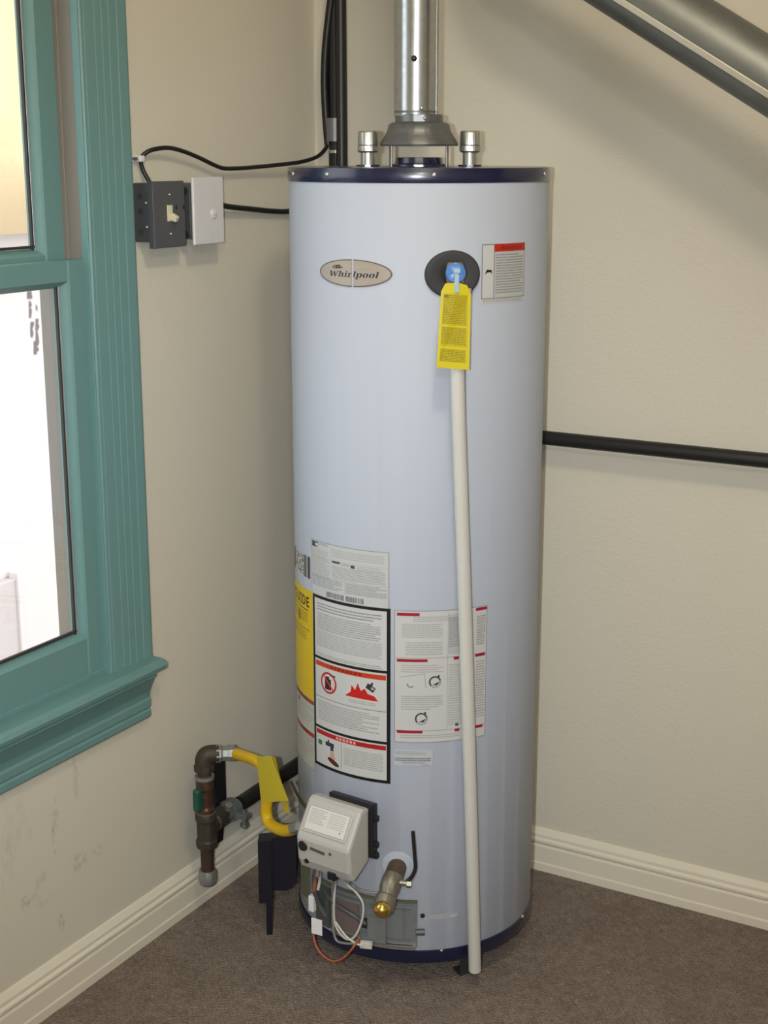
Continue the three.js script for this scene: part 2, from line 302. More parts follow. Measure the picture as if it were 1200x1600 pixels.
// ---------------------------------------------------------------- outside the window
{
  const g = structure(part('ground_outside', new THREE.BoxGeometry(40, 0.1, 40).translate(2, -0.45, 4), std({ color: rgb(0.45, 0.43, 0.4), roughness: 1 }), scene));
  g.userData.label = 'pale ground outside the window';
  const wrap = canvasTexture(1024, 1024, (c, w, h) => {            // house wrap with faint upright print; covers z -2.4 .. 1.6, y 0 .. 4
    c.fillStyle = 'rgb(233,226,227)'; c.fillRect(0, 0, w, h);
    const put = (q) => [(1.6 - q.z) / 4 * w, (1 - (q.y + 0.4) / 4) * h];
    c.fillStyle = 'rgb(120,112,114)';
    for (const [px, y0, y1, wd] of [[46, 455, 462, 6], [47, 470, 492, 3], [57, 470, 488, 2], [50, 500, 530, 4], [58, 498, 545, 4], [55, 530, 552, 4], [66, 452, 458, 3]]) for (let y = y0; y < y1; y += 3) { const [a, b] = put(onX(px, y, -1.5)); if (rnd() > 0.2) c.fillRect(a - wd / 2, b, wd * (0.5 + rnd() * 0.6), 3.2); }
  });
  const wm = std({ map: wrap, roughness: 0.8 }); const pg = new THREE.BoxGeometry(0.1, 4, 4).translate(-1.55, 1.6, -0.4);
  const uv = pg.attributes.uv, p = pg.attributes.position; for (let i = 0; i < uv.count; i++) uv.setXY(i, (1.6 - p.getZ(i)) / 4, (p.getY(i) + 0.4) / 4);
  tag(part('outside_wall', pg, wm, scene), 'white wrapped wall of the building outside the window', 'wall');
  const d = thing('outside_panel', 'pale flat panel against the wrapped wall outside the window', 'panel');
  const a = onX(26, 905, -1.46), b = onX(33, 1045, -1.46);
  part('board', box(0.03, a.y + 0.38, 0.8, 0.004, -1.48, (a.y - 0.38) / 2, a.z + 0.4), std({ color: rgb(0.66, 0.6, 0.6), roughness: 0.8 }), d);
  part('edge_strip', box(0.04, a.y + 0.4, 0.025, 0.004, -1.475, (a.y - 0.36) / 2, a.z - 0.012), std({ color: rgb(0.8, 0.76, 0.76), roughness: 0.8 }), d);
  // added orange sheet: lower part bent under so it shades darker towards its bottom
  const prof = [[-1.42, 1.345], [-1.375, 1.372], [-1.31, 1.42], [-1.262, 1.475], [-1.235, 1.53], [-1.222, 1.62], [-1.216, 1.75], [-1.21, 2.3], [-1.2, 3.4]], back = prof.slice().reverse().map(([x, y]) => [x - 0.006, y]);
  tag(part('shaped_sheet', toCreasedNormals(prism([...prof, ...back], 3.4, V(0, 0, -2), X, Y, Z), 0.5), std({ color: rgb(0.93, 0.74, 0.47), roughness: 0.9 }), scene), 'added orange-cream sheet outside the upper pane, curved to shade its lower part', 'backdrop');
}

// ---------------------------------------------------------------- ceiling lamp, added fill lamp and camera flash (outside the frame)
{
  for (const [q, glow, text] of [[LAMP, rgb(1, 0.84, 0.6), 'round warm globe lamp on the ceiling above the heater'], [LAMP2, rgb(1, 0.95, 0.86), 'added white globe fill lamp on the ceiling far from the heater']]) {
    const l = thing('ceiling_or_fill_lamp', text, 'lamp', V(q.x, 0, q.z));
    part('mount', lathe([[0, H], [0.07, H], [0.07, H - 0.03], [0.055, H - 0.05], [0, H - 0.05]].reverse(), 32), M.chrome, l);
    part('globe', new THREE.SphereGeometry(0.1, 32, 20).translate(0, q.y, 0), std({ color: rgb(0.8, 0.78, 0.72), roughness: 0.5, emissive: glow, emissiveIntensity: 1.6 }), l);
    part('stem', rod(V(0, q.y + 0.095, 0), V(0, H - 0.045, 0), 0.03), M.chrome, l);
  }
  const f = thing('camera_flash', 'small black flash head with a white lens', 'flash', flashPos, YAW);
  part('lens', box(0.03, 0.05, 0.002, 0.0008), std({ color: rgb(0.8, 0.8, 0.8), roughness: 0.3, emissive: rgb(0.93, 0.97, 1), emissiveIntensity: 8 }), f);
  part('housing', box(0.044, 0.066, 0.03, 0.004, 0, 0, 0.017), M.blackPlastic, f);
  f.rotation.order = 'YXZ'; f.rotation.x = -PITCH;
}

// ---------------------------------------------------------------- water heater
const heater = thing('water_heater', 'tall white cylindrical gas water heater with navy top and base rims', 'water heater', V(TX, 0, TZ), AZ);
{
  const h = heater, YB = 0.075, YT = 1.5357;
  part('jacket', lathe([[0.20, YB + 0.002], [R - 0.002, YB], [R, YB + 0.003], [R, YT - 0.004], [R - 0.002, YT], [0.20, YT]], 128), M.enamel, h);
  part('top_cap', lathe([[R - 0.004, YT - 0.002], [R + 0.0012, YT - 0.003], [R + 0.002, YT], [R + 0.0018, YT + 0.017], [R + 0.0002, YT + 0.0215], [R - 0.006, YT + 0.0225], [0.05, YT + 0.0225], [0, YT + 0.0225]], 128), M.navy, h, 'navy blue top rim');
  part('base_rim', lathe([[0, 0.05], [R - 0.004, 0.049], [R + 0.002, 0.051], [R + 0.003, 0.054], [R + 0.0025, 0.076], [R - 0.003, 0.078]], 128), M.navy, h, 'navy blue base rim');
  for (const d of [28, 150, -90]) {
    const a = at(d, 0, 0.222), g = new THREE.Group(); g.name = 'leg'; h.add(g); g.position.set(a.x, 0, a.z); g.rotation.y = THREE.MathUtils.degToRad(d);
    part('leg_post', box(0.03, 0.052, 0.004, 0.001, 0, 0.026, 0), M.foot, g); part('leg_foot', box(0.034, 0.005, 0.03, 0.001, 0, 0.0025, -0.012), M.foot, g);
  }
  for (const d of [-68.5, -41, 6.2, 68]) part('rim_screw', new THREE.SphereGeometry(0.0045, 12, 8).scale(1, 1, 0.6).applyMatrix4(new THREE.Matrix4().makeRotationY(THREE.MathUtils.degToRad(d))).translate(...at(d, YT + 0.0105, R + 0.002).toArray()), M.chrome, h);
  for (const d of [12.5, 64]) part('rim_screw', new THREE.SphereGeometry(0.004, 12, 8).translate(...at(d, 0.0765, R + 0.002).toArray()), M.chrome, h);

  // draught hood on the flue collar
  const C = YT + 0.0225;
  part('flue_collar', lathe([[0, C], [0.052, C], [0.052, C + 0.004], [0.0445, C + 0.006], [0.0425, C + 0.016], [0.0405, C + 0.0165], [0.036, C + 0.0165], [0, C + 0.0165]].map(([r, y]) => [r, y]), 48), M.navy, h);
  const hood = part('draft_hood', lathe([[0.0665, C + 0.038], [0.0715, C + 0.037], [0.0725, C + 0.040], [0.0700, C + 0.046], [0.0640, C + 0.055], [0.0590, C + 0.064], [0.0565, C + 0.074], [0.0530, C + 0.0775], [0.0440, C + 0.080], [0.0440, C + 0.092], [0.0425, C + 0.093]], 64), M.hood, h, 'flared galvanized draught hood');
  for (const d of [-68, 68, 112, -112]) part('hood_leg', box(0.011, 0.044, 0.0015, 0.0005).applyMatrix4(new THREE.Matrix4().makeRotationY(THREE.MathUtils.degToRad(d))).translate(...at(d, C + 0.0195, 0.0565).toArray()), M.chrome, h);
  part('hood_rivet', new THREE.SphereGeometry(0.0035, 10, 8).translate(...at(14, C + 0.0855, 0.045).toArray()), M.chrome, hood);

  // water nipples with capped fittings
  for (const s of [-1, 1]) {
    const g = new THREE.Group(); g.name = 'water_nipple'; h.add(g); g.position.set(s * 0.0945, C, 0);
    part('pipe', lathe([[0, 0.0], [0.0135, 0], [0.0135, 0.026], [0, 0.026]], 28), M.chrome, g);
    part('collar', lathe([[0, 0.025], [0.0165, 0.025], [0.0195, 0.028], [0.0195, 0.037], [0.017, 0.039], [0, 0.039]], 28), M.chrome, g);
    part('cap', lathe([[0, 0.039], [0.0185, 0.039], [0.0185, 0.061], [0.0165, 0.064], [0, 0.064]], 28), M.chrome, g);
    part('flange', lathe([[0, 0], [0.022, 0], [0.022, 0.003], [0, 0.003]], 28), M.navy, g);
  }

  // ---- printed labels: thin sheets on the jacket
  const label = (name, d0, d1, y0, y1, pxW, draw, text, rr = R + 0.0006, rough = 0.45) => {
    const arc = THREE.MathUtils.degToRad(d1 - d0) * R, pxH = Math.round(pxW * (y1 - y0) / arc);
    const t = canvasTexture(pxW, pxH, draw); return part(name, patch(d0, d1, y0, y1, rr), std({ map: t, roughness: rough }), h, text);
  };
  const PAPER = 'rgb(190,191,190)';
  const greek = (c, x, y, w, rows, step, col = 'rgba(110,110,112,0.75)', th = 0.5, ragged = 0.25) => {    // rows of unreadably small print
    for (let r = 0; r < rows; r++) { let xx = x; const end = x + w * (1 - (rnd() < 0.3 ? rnd() * ragged : 0)); c.fillStyle = col; while (xx < end) { const k = Math.min(3 + rnd() * 11, end - xx); c.fillRect(xx, y + r * step, k, step * th); xx += k + 2 + rnd() * 1.5; } }
  };
  const frame = (c, x, y, w, hh, t, col) => { c.strokeStyle = col; c.lineWidth = t; c.strokeRect(x + t / 2, y + t / 2, w - t, hh - t); };

  label('rating_label', -54.9, -11.9, 0.772, 0.8795, 720, (c, w, hh) => {
    c.fillStyle = 'rgb(184,186,186)'; c.fillRect(0, 0, w, hh); frame(c, 0, 0, w, hh, 4, 'rgb(120,120,122)');
    c.fillStyle = 'rgb(70,70,72)'; c.fillRect(10, 10, 42, 44); c.fillRect(52, 10, 40, 10); c.fillStyle = 'rgb(120,120,122)'; c.fillRect(52, 40, 34, 12); greek(c, 96, 12, 110, 2, 10); greek(c, 12, 66, 190, 5, 14, 'rgba(140,140,142,0.6)');
    c.fillStyle = 'rgb(160,160,162)'; c.fillRect(0, 118, w, 2); c.fillRect(232, 30, 2, 150); greek(c, 242, 34, 440, 4, 16, 'rgba(140,140,142,0.6)');
    c.fillStyle = 'rgb(66,66,68)'; c.fillRect(242, 122, 78, 16); c.fillRect(416, 128, 34, 24); greek(c, 330, 126, 76, 2, 12); greek(c, 470, 128, 210, 3, 12, 'rgba(140,140,142,0.6)');
    greek(c, 12, 132, 205, 12, 13, 'rgba(125,125,127,0.55)'); greek(c, 242, 160, 450, 8, 12, 'rgba(120,120,122,0.6)');
    c.fillStyle = 'rgb(150,150,152)'; c.fillRect(0, 262, w, 3); c.fillRect(360, 262, 3, 100); greek(c, 12, 272, 330, 6, 14, 'rgba(100,100,102,0.65)'); greek(c, 374, 272, 330, 6, 14, 'rgba(100,100,102,0.65)');
    for (const [x0, x1] of [[180, 350], [372, 520]]) for (let x = x0; x < x1; x += 3 + rnd() * 5) { c.fillStyle = 'rgb(70,70,72)'; c.fillRect(x, hh - 56, 1.5 + rnd() * 3, 42); }
  }, 'grey printed data plate with barcodes');

  label('barcode_label', -80, -56.3, 0.797, 0.84, 300, (c, w, hh) => {
    c.fillStyle = 'rgb(190,190,190)'; c.fillRect(0, 0, w, hh); c.fillStyle = 'rgb(38,38,40)'; c.fillRect(0, 0, 46, hh);
    for (let y = 6; y < hh - 6; y += 9) for (let x = 56; x < w - 90; x += 9) if (rnd() > 0.42) c.fillRect(x, y, 8, 7); for (let x = w - 84; x < w; x += 7) c.fillRect(x, 0, 3 + rnd() * 4, hh);
  }, 'small black and grey coded sticker');

  label('energy_label', -100, -54.6, 0.553, 0.773, 560, (c, w, hh) => {
    c.fillStyle = 'rgb(206,176,6)'; c.fillRect(0, 0, w, hh); c.fillStyle = 'rgb(30,28,10)'; c.font = 'bold 84px sans-serif'; c.textBaseline = 'top'; c.textAlign = 'right'; c.fillText('ENERGYGUIDE', w - 34, 24);
    c.fillRect(60, 118, w - 110, 6); greek(c, 60, 140, w - 120, 4, 16, 'rgba(90,80,10,0.7)'); c.fillRect(60, 236, w - 100, 7); greek(c, 60, 256, w - 140, 3, 18, 'rgba(90,80,10,0.6)'); c.fillRect(w - 210, 150, 44, 60); greek(c, 60, 420, 200, 2, 16, 'rgba(90,80,10,0.6)');
  }, 'yellow energy label with black heading');

  label('caution_label', -80, -54.2, 0.407, 0.552, 320, (c, w, hh) => {
    c.fillStyle = 'rgb(178,178,170)'; c.fillRect(0, 0, w, hh); const bar = (y) => { c.fillStyle = 'rgb(150,48,30)'; c.fillRect(0, y, w, 26); c.fillStyle = 'rgb(96,34,24)'; c.fillRect(40, y + 6, w - 120, 13); };
    bar(0); bar(hh * 0.47); greek(c, 14, 44, w - 28, 8, 14, 'rgba(130,128,120,0.6)'); c.fillStyle = 'rgb(70,70,70)'; c.fillRect(70, 40, 40, 24); greek(c, 14, hh * 0.47 + 40, w - 28, 9, 14, 'rgba(130,128,120,0.55)'); frame(c, 0, 0, w, hh, 4, 'rgb(140,140,132)');
  }, 'cream label with two brown-red bars');

  label('warning_label', -54.2, -11.2, 0.4255, 0.773, 760, (c, w, hh) => {
    c.fillStyle = PAPER; c.fillRect(0, 0, w, hh); const B = 26, y = (f) => f * hh; c.fillStyle = 'rgb(12,12,13)';
    c.fillRect(0, 0, w, B); c.fillRect(0, hh - B, w, B); c.fillRect(0, 0, B, hh); c.fillRect(w - B - 4, 0, B + 4, hh); c.fillRect(0, y(0.350), w, 22); c.fillRect(0, y(0.757), w, 22);
    greek(c, 60, 60, w - 130, 3, 24, 'rgba(90,90,92,0.75)', 0.42); greek(c, 60, 140, w - 140, 8, 18, 'rgba(120,120,122,0.72)', 0.55, 0.15); greek(c, 50, 290, w - 120, 9, 15, 'rgba(140,140,142,0.7)', 0.6, 0.1); greek(c, 50, y(0.327), w - 120, 2, 15, 'rgba(120,120,122,0.7)');
    c.fillStyle = 'rgb(186,56,20)'; c.fillRect(B + 8, y(0.377), w - 2 * B - 18, 40); c.fillStyle = 'rgb(128,30,18)'; for (let x = 210; x < 520; x += 40) c.fillRect(x, y(0.377) + 9, 30, 22);
    // crossed-out fuel can
    const cx = 190, cy = y(0.487), r = 82; c.strokeStyle = 'rgb(170,34,40)'; c.lineWidth = 17; c.beginPath(); c.arc(cx, cy, r, 0, 6.29); c.stroke(); c.fillStyle = 'rgb(58,18,18)'; c.fillRect(cx - 40, cy - 34, 70, 92); c.fillRect(cx - 30, cy - 52, 40, 22); c.fillStyle = 'rgb(40,40,44)'; c.fillRect(cx + 20, cy - 76, 60, 12); c.strokeStyle = 'rgb(190,50,56)'; c.lineWidth = 14; c.beginPath(); c.moveTo(cx - 58, cy - 58); c.lineTo(cx + 58, cy + 58); c.stroke();
    // fire with burning can
    c.fillStyle = 'rgb(186,24,20)'; c.beginPath(); c.moveTo(366, cy + 58); c.lineTo(420, cy + 18); c.lineTo(430, cy - 40); c.lineTo(462, cy - 4); c.lineTo(486, cy - 66); c.lineTo(512, cy - 6); c.lineTo(548, cy - 30); c.lineTo(572, cy + 10); c.lineTo(628, cy + 22); c.lineTo(660, cy + 62); c.closePath(); c.fill(); c.fillStyle = 'rgb(48,44,46)'; c.save(); c.translate(592, cy - 40); c.rotate(0.5); c.fillRect(-34, -28, 74, 46); c.fillRect(-12, -52, 18, 26); c.restore(); c.fillStyle = 'rgb(150,150,152)'; c.fillRect(600, cy - 50, 28, 22);
    greek(c, 400, cy + 82, 240, 2, 15, 'rgba(130,130,132,0.7)'); c.fillStyle = 'rgb(120,120,122)'; c.fillRect(B, y(0.582), w - 2 * B, 6); greek(c, 60, y(0.605), w - 150, 9, 19, 'rgba(125,125,127,0.65)', 0.55);
    c.fillStyle = 'rgb(166,24,24)'; c.fillRect(B + 8, y(0.781), w - 2 * B - 18, 38); c.fillStyle = 'rgb(226,150,146)'; for (let x = 270; x < 460; x += 34) c.fillRect(x, y(0.781) + 8, 24, 22);
    c.fillStyle = 'rgb(120,120,122)'; c.fillRect(322, y(0.815), 5, y(0.155)); greek(c, 350, y(0.835), 350, 9, 17, 'rgba(130,130,132,0.7)', 0.5);
    // tap over a hand
    c.fillStyle = 'rgb(40,108,84)'; c.fillRect(56, y(0.842), 50, 40); c.fillStyle = 'rgb(46,42,62)'; c.fillRect(150, y(0.836), 96, 34); c.fillRect(206, y(0.836), 34, 66); c.fillRect(176, y(0.822), 18, 24); c.fillStyle = 'rgb(190,150,130)'; c.beginPath(); c.moveTo(210, y(0.885)); c.lineTo(240, y(0.885)); c.lineTo(262, y(0.93)); c.lineTo(196, y(0.93)); c.closePath(); c.fill(); c.fillStyle = 'rgb(74,26,28)'; c.beginPath(); c.ellipse(236, y(0.945), 66, 22, 0.35, 0, 6.29); c.fill();
  }, 'large black-bordered safety label with orange and red bars');

  label('instruction_label', -9.6, 32.9, 0.5115, 0.771, 760, (c, w, hh) => {
    c.fillStyle = PAPER; c.fillRect(0, 0, w, hh); frame(c, 0, 0, w, hh, 7, 'rgb(140,140,140)'); const y = (f) => f * hh, red = (x, f, ww) => { c.fillStyle = 'rgb(152,16,40)'; c.fillRect(x, y(f), ww, 24); };
    c.fillStyle = 'rgb(150,150,150)'; c.fillRect(0, y(0.352), w, 6); c.fillRect(0, y(0.905), w, 6); c.fillRect(420, y(0.02), 4, y(0.88));
    red(22, 0.018, 176); red(22, 0.362, 240); red(22, 0.905, 204); red(w - 106, 0.01, 104); red(w - 106, 0.355, 92); red(w - 96, 0.905, 70); red(470, 0.355, 44); red(486, 0.905, 40);
    c.fillStyle = 'rgb(172,173,172)'; c.fillRect(420, y(0.035), 180, y(0.3)); greek(c, 150, y(0.045), 340, 3, 16, 'rgba(140,140,140,0.7)'); greek(c, 60, y(0.10), 320, 7, 17, 'rgba(140,140,140,0.6)', 0.6, 0.1); greek(c, 90, y(0.235), 290, 6, 19, 'rgba(130,130,130,0.6)', 0.5);
    greek(c, 430, y(0.06), 150, 13, 19, 'rgba(130,130,130,0.7)', 0.6, 0.1); greek(c, w - 96, y(0.07), 80, 13, 19, 'rgba(120,120,120,0.75)', 0.6, 0.1);
    greek(c, 56, y(0.405), 330, 4, 18, 'rgba(150,130,130,0.6)'); greek(c, 430, y(0.41), 150, 26, 20, 'rgba(140,140,140,0.6)', 0.55, 0.12); greek(c, w - 96, y(0.41), 80, 22, 22, 'rgba(130,130,130,0.7)', 0.55, 0.12);
    const dial = (x, f, r) => { c.strokeStyle = 'rgb(58,58,58)'; c.lineWidth = 13; c.beginPath(); c.arc(x, y(f), r, 2.4, 6.1); c.stroke(); c.fillStyle = 'rgb(50,50,50)'; c.beginPath(); c.moveTo(x - r * 0.5, y(f) + r * 0.6); c.lineTo(x + r, y(f) - r * 0.1); c.lineTo(x + r * 0.4, y(f) + r * 0.7); c.closePath(); c.fill(); c.fillRect(x + r * 0.5, y(f) - r * 1.3, 16, 18); c.setLineDash([7, 7]); c.lineWidth = 9; c.beginPath(); c.arc(x, y(f), r * 1.05, 0, 2.4); c.stroke(); c.setLineDash([]); };
    dial(322, 0.535, 42); dial(216, 0.815, 44); c.strokeStyle = 'rgb(120,120,120)'; c.lineWidth = 9; c.beginPath(); c.arc(130, y(0.55), 26, 0.6, 3.3); c.stroke();
    c.lineWidth = 3; c.beginPath(); c.moveTo(40, y(0.50)); c.lineTo(240, y(0.47)); c.lineTo(250, y(0.58)); c.stroke(); greek(c, 56, y(0.64), 330, 5, 17, 'rgba(140,140,140,0.6)', 0.6, 0.1); greek(c, 56, y(0.72), 300, 2, 19, 'rgba(130,130,130,0.6)'); c.fillStyle = 'rgb(80,80,80)'; c.fillRect(490, y(0.862), 26, 26); greek(c, 50, y(0.94), 480, 2, 18, 'rgba(140,130,130,0.6)');
  }, 'white instruction label with short dark red bars and dials');

  label('maker_note', -9.5, 7.6, 0.466, 0.4975, 320, (c, w, hh) => { c.fillStyle = 'rgb(180,184,190)'; c.fillRect(0, 0, w, hh); greek(c, 6, 16, w - 60, 3, 12, 'rgba(130,132,134,0.7)'); greek(c, 6, 74, w - 20, 2, 18, 'rgba(90,92,94,0.8)', 0.62); greek(c, 70, 114, 190, 1, 16, 'rgba(100,102,104,0.7)'); greek(c, 230, 132, 60, 1, 16, 'rgba(130,132,134,0.7)'); }, 'small grey printed note');

  label('relief_valve_label', 27.1, 51.3, 1.327, 1.4288, 480, (c, w, hh) => {
    const b = hh * 0.93; c.fillStyle = 'rgb(190,191,188)'; c.fillRect(0, 0, w, hh); c.fillStyle = 'rgb(178,180,180)'; c.fillRect(120, 0, w - 120, b);
    frame(c, 0, 0, w, b, 7, 'rgb(112,112,114)'); c.fillStyle = 'rgb(120,120,122)'; c.fillRect(117, 0, 8, b); c.fillStyle = 'rgb(176,40,20)'; c.fillRect(122, 0, w - 122, 64); c.fillStyle = 'rgb(140,24,14)'; for (let x = 190; x < 440; x += 36) c.fillRect(x, 18, 27, 30);
    greek(c, 138, 84, 320, 15, 22, 'rgba(105,105,106,0.72)', 0.5); c.fillStyle = 'rgb(20,20,20)'; c.beginPath(); c.moveTo(28, 246); c.lineTo(50, 206); c.lineTo(96, 210); c.lineTo(100, 244); c.lineTo(84, 226); c.lineTo(52, 230); c.closePath(); c.fill();
    greek(c, 14, b + 6, w - 40, 2, 13, 'rgba(110,110,112,0.7)');
  }, 'white label with a red heading bar beside the relief valve');
  label('rating_note', 4.6, 20, 0.1445, 0.1535, 300, (c, w, hh) => { c.fillStyle = 'rgb(176,180,186)'; c.fillRect(0, 0, w, hh); greek(c, 4, 8, w - 8, 2, 18, 'rgba(120,120,122,0.7)'); }, 'thin strip of grey print');

  // oval nameplate, two brushed halves with a seam
  {
    const plateTex = canvasTexture(640, 300, (c, w, hh) => {
      c.fillStyle = 'rgb(168,158,148)'; c.fillRect(0, 0, w, hh);
      for (let i = 0; i < 260; i++) { c.fillStyle = `rgba(${120 + rnd() * 90},${115 + rnd() * 85},${105 + rnd() * 85},0.10)`; c.fillRect(0, rnd() * hh, w, 1 + rnd() * 3); }
      c.strokeStyle = 'rgb(104,92,80)'; c.lineWidth = 12; c.beginPath(); c.ellipse(w / 2, hh / 2, w / 2 - 6, hh / 2 - 6, 0, 0, 6.29); c.stroke();
      c.fillStyle = 'rgb(40,38,36)'; c.font = 'italic bold 84px serif'; c.textAlign = 'center'; c.textBaseline = 'middle'; c.fillText('Whirlpool', w * 0.49, hh * 0.55);
      c.strokeStyle = 'rgb(56,54,50)'; c.lineWidth = 9; c.beginPath(); c.ellipse(w * 0.29, hh * 0.29, 46, 15, -0.08, 0, 5.4); c.stroke(); c.beginPath(); c.ellipse(w * 0.30, hh * 0.29, 24, 7, -0.08, 0.4, 6); c.stroke();
    });
    const a = 0.0742, b = 0.0238, d0 = -28.2, N = 28;
    const np = new THREE.Group(); np.name = 'nameplate'; np.userData.label = 'oval brushed metal nameplate with black script'; h.add(np);
    for (const s of [-1, 1]) {
      const v = [], uv = [], put = (x, y, k) => { const th = x / R + THREE.MathUtils.degToRad(d0), q = R + (k ? 0.0018 : 0.0001); v.push(q * Math.sin(th), y + 1.379, q * Math.cos(th)); uv.push(x / (2 * a) + 0.5, y / (2 * b) + 0.5); };
      const X0 = (i) => s * (0.0022 + (a - 0.0022) * Math.sin(i / N * Math.PI / 2)), B = (x) => b * Math.sqrt(Math.max(0, 1 - (x / a) ** 2)), tri = (...p) => { if (s < 0) [p[1], p[2]] = [p[2], p[1]]; for (const q of p) put(...q); };
      for (let i = 0; i < N; i++) {
        const x0 = X0(i), x1 = X0(i + 1), y0 = B(x0), y1 = B(x1);
        tri([x0, -y0, 1], [x1, -y1, 1], [x1, y1, 1]); tri([x0, -y0, 1], [x1, y1, 1], [x0, y0, 1]);
        tri([x0, y0, 1], [x1, y1, 1], [x1, y1, 0]); tri([x0, y0, 1], [x1, y1, 0], [x0, y0, 0]); tri([x0, -y0, 0], [x1, -y1, 0], [x1, -y1, 1]); tri([x0, -y0, 0], [x1, -y1, 1], [x0, -y0, 1]);
        if (!i) { tri([x0, -y0, 0], [x0, -y0, 1], [x0, y0, 1]); tri([x0, -y0, 0], [x0, y0, 1], [x0, y0, 0]); }
      }
      const g = new THREE.BufferGeometry(); g.setAttribute('position', new THREE.Float32BufferAttribute(v, 3)); g.setAttribute('uv', new THREE.Float32BufferAttribute(uv, 2)); g.computeVertexNormals();
      part('plate_half', g, std({ map: plateTex, roughness: 0.42, metalness: 0.25 }), np);
    }
  }

  // temperature and pressure relief valve in a dark foam ring
  {
    const g = new THREE.Group(); g.name = 'relief_valve'; g.position.copy(at(14.2, 1.379, R)); g.rotation.y = THREE.MathUtils.degToRad(14.2); h.add(g);
    part('foam_ring', new THREE.LatheGeometry([[0.02, 0.0], [0.020, 0.0025], [0.030, 0.005], [0.043, 0.006], [0.048, 0.0045], [0.0495, 0.0], [0.049, -0.006], [0.02, -0.006]].reverse().map(([r, y]) => new THREE.Vector2(r, y)), 48).rotateX(Math.PI / 2).scale(1, 0.83, 1), M.rubber, g, 'dark grey foam ring');
    part('foam_core', rod(V(0, 0, -0.004), V(0, 0, 0.003), 0.022), M.hole, g);
    const ring = g.children.slice(); g.rotation.y = THREE.MathUtils.degToRad(3); for (const m of ring) m.rotation.y = THREE.MathUtils.degToRad(11.2);
    part('valve_stem', rod(V(0, 0, -0.01), V(0, 0.002, 0.05), 0.0135), M.drainBody, g);
    part('valve_body', turned([[0, 0], [0.0135, 0], [0.0150, 0.006], [0.0150, 0.030], [0.0125, 0.036], [0, 0.036]], V(0, -0.012, 0.058), V(0, 0.03, 0.058)), M.drainBody, g);
    part('valve_outlet', rod(V(0, -0.010, 0.058), V(0, -0.036, 0.060), 0.0125), M.drainBody, g);
    part('valve_cap', turned([[0, 0], [0.0155, 0], [0.0172, 0.004], [0.0165, 0.010], [0.0115, 0.0135], [0, 0.0145]], V(0, 0.006, 0.064), V(0, 0.012, 0.085)), M.blue, g, 'blue valve cap');
    part('lever', box(0.008, 0.036, 0.0035, 0.0012).rotateX(-0.15).translate(0.001, -0.006, 0.0835), M.blueLever, g, 'pale blue metal test lever');
    part('lever', box(0.012, 0.008, 0.003, 0.001).rotateX(-0.3).translate(0.001, 0.012, 0.083), M.blueLever, g);
  }

  // gas control: grey casing with slanted label face, black bracket behind
  {
    const g = new THREE.Group(); g.name = 'gas_control'; g.userData.label = 'grey electronic gas control with slanted label face'; g.position.copy(at(-30, 0.253, R)); g.rotation.y = THREE.MathUtils.degToRad(-33); h.add(g);
    const side = [[0.022, 0.132], [0.040, 0.136], [0.050, 0.132], [0.088, 0.072], [0.090, 0.066], [0.086, 0.022], [0.078, 0.004], [0.068, 0.000], [0.022, 0.024]];
    part('casing', prism(side, 0.124, V(-0.068, 0, 0), Z, Y, X, 0.006), M.valveGrey, g);
    const back = part('bracket', mergeGeometries([prism([[0.010, 0.139], [0.024, 0.141], [0.024, 0.030], [0.010, 0.026]], 0.104, V(-0.038, 0.001, 0), Z, Y, X, 0.002), prism([[-0.012, 0.10], [0.012, 0.10], [0.012, 0.03], [-0.012, 0.03]], 0.07, V(-0.035, 0, 0), Z, Y, X, 0.002)]), M.blackPlastic, g, 'black plastic back bracket');
    for (const y of [0.112, 0.058, 0.036]) part('lug', box(0.008, 0.012, 0.010, 0.002, 0.068, y, 0.017), M.blackPlastic, back);
    // label face lies on the slope from (z .050, y .132) to (z .088, y .072)
    const slope = Math.atan2(0.038, 0.060), lf = new THREE.Group(); lf.name = 'label_face'; lf.position.set(-0.008, 0.102, 0.0692); lf.rotation.x = -slope; g.add(lf);
    part('label_frame', box(0.104, 0.056, 0.003, 0.004, 0, 0.002, 0.0006), M.valveGrey, lf);
    const lt = canvasTexture(400, 200, (c, w, hh) => { c.fillStyle = 'rgb(206,206,198)'; c.fillRect(0, 0, w, hh); frame(c, 0, 0, w, hh, 5, 'rgb(150,150,144)'); greek(c, 24, 22, 160, 7, 18, 'rgba(130,130,126,0.55)'); greek(c, 210, 22, 160, 7, 18, 'rgba(140,140,136,0.5)'); c.fillStyle = 'rgb(90,90,90)'; c.fillRect(340, 150, 12, 12); });
    part('label_sheet', new THREE.BoxGeometry(0.094, 0.046, 0.001).translate(0, 0.002, 0.0024), std({ map: lt, roughness: 0.4 }), lf);
    const ff = V(0, 0, 0.0885);
    part('knob', turned([[0, 0], [0.0105, 0], [0.0105, 0.003], [0.009, 0.005], [0, 0.005]], V(-0.052, 0.052, 0.087), V(-0.052, 0.052, 0.1)), M.blackPlastic, g, 'black dial'); part('knob', turned([[0, 0], [0.0055, 0], [0.005, 0.003], [0, 0.003]], V(-0.046, 0.021, 0.084), V(-0.046, 0.020, 0.1)), M.blackPlastic, g);
    part('raised_arrow', box(0.034, 0.006, 0.002, 0.0008).rotateZ(-0.08).translate(-0.018, 0.051, 0.0892), M.panelDark, g); part('indicator', turned([[0, 0], [0.0035, 0], [0.003, 0.002], [0, 0.002]], V(0.012, 0.053, 0.088), V(0.012, 0.053, 0.1)), M.panelDark, g);
    part('socket', box(0.018, 0.016, 0.014, 0.002, 0.010, 0.004, 0.078), M.blackPlastic, g); part('port', rod(V(-0.03, 0.004, 0.07), V(-0.03, -0.012, 0.074), 0.0042), M.steelDull, g);
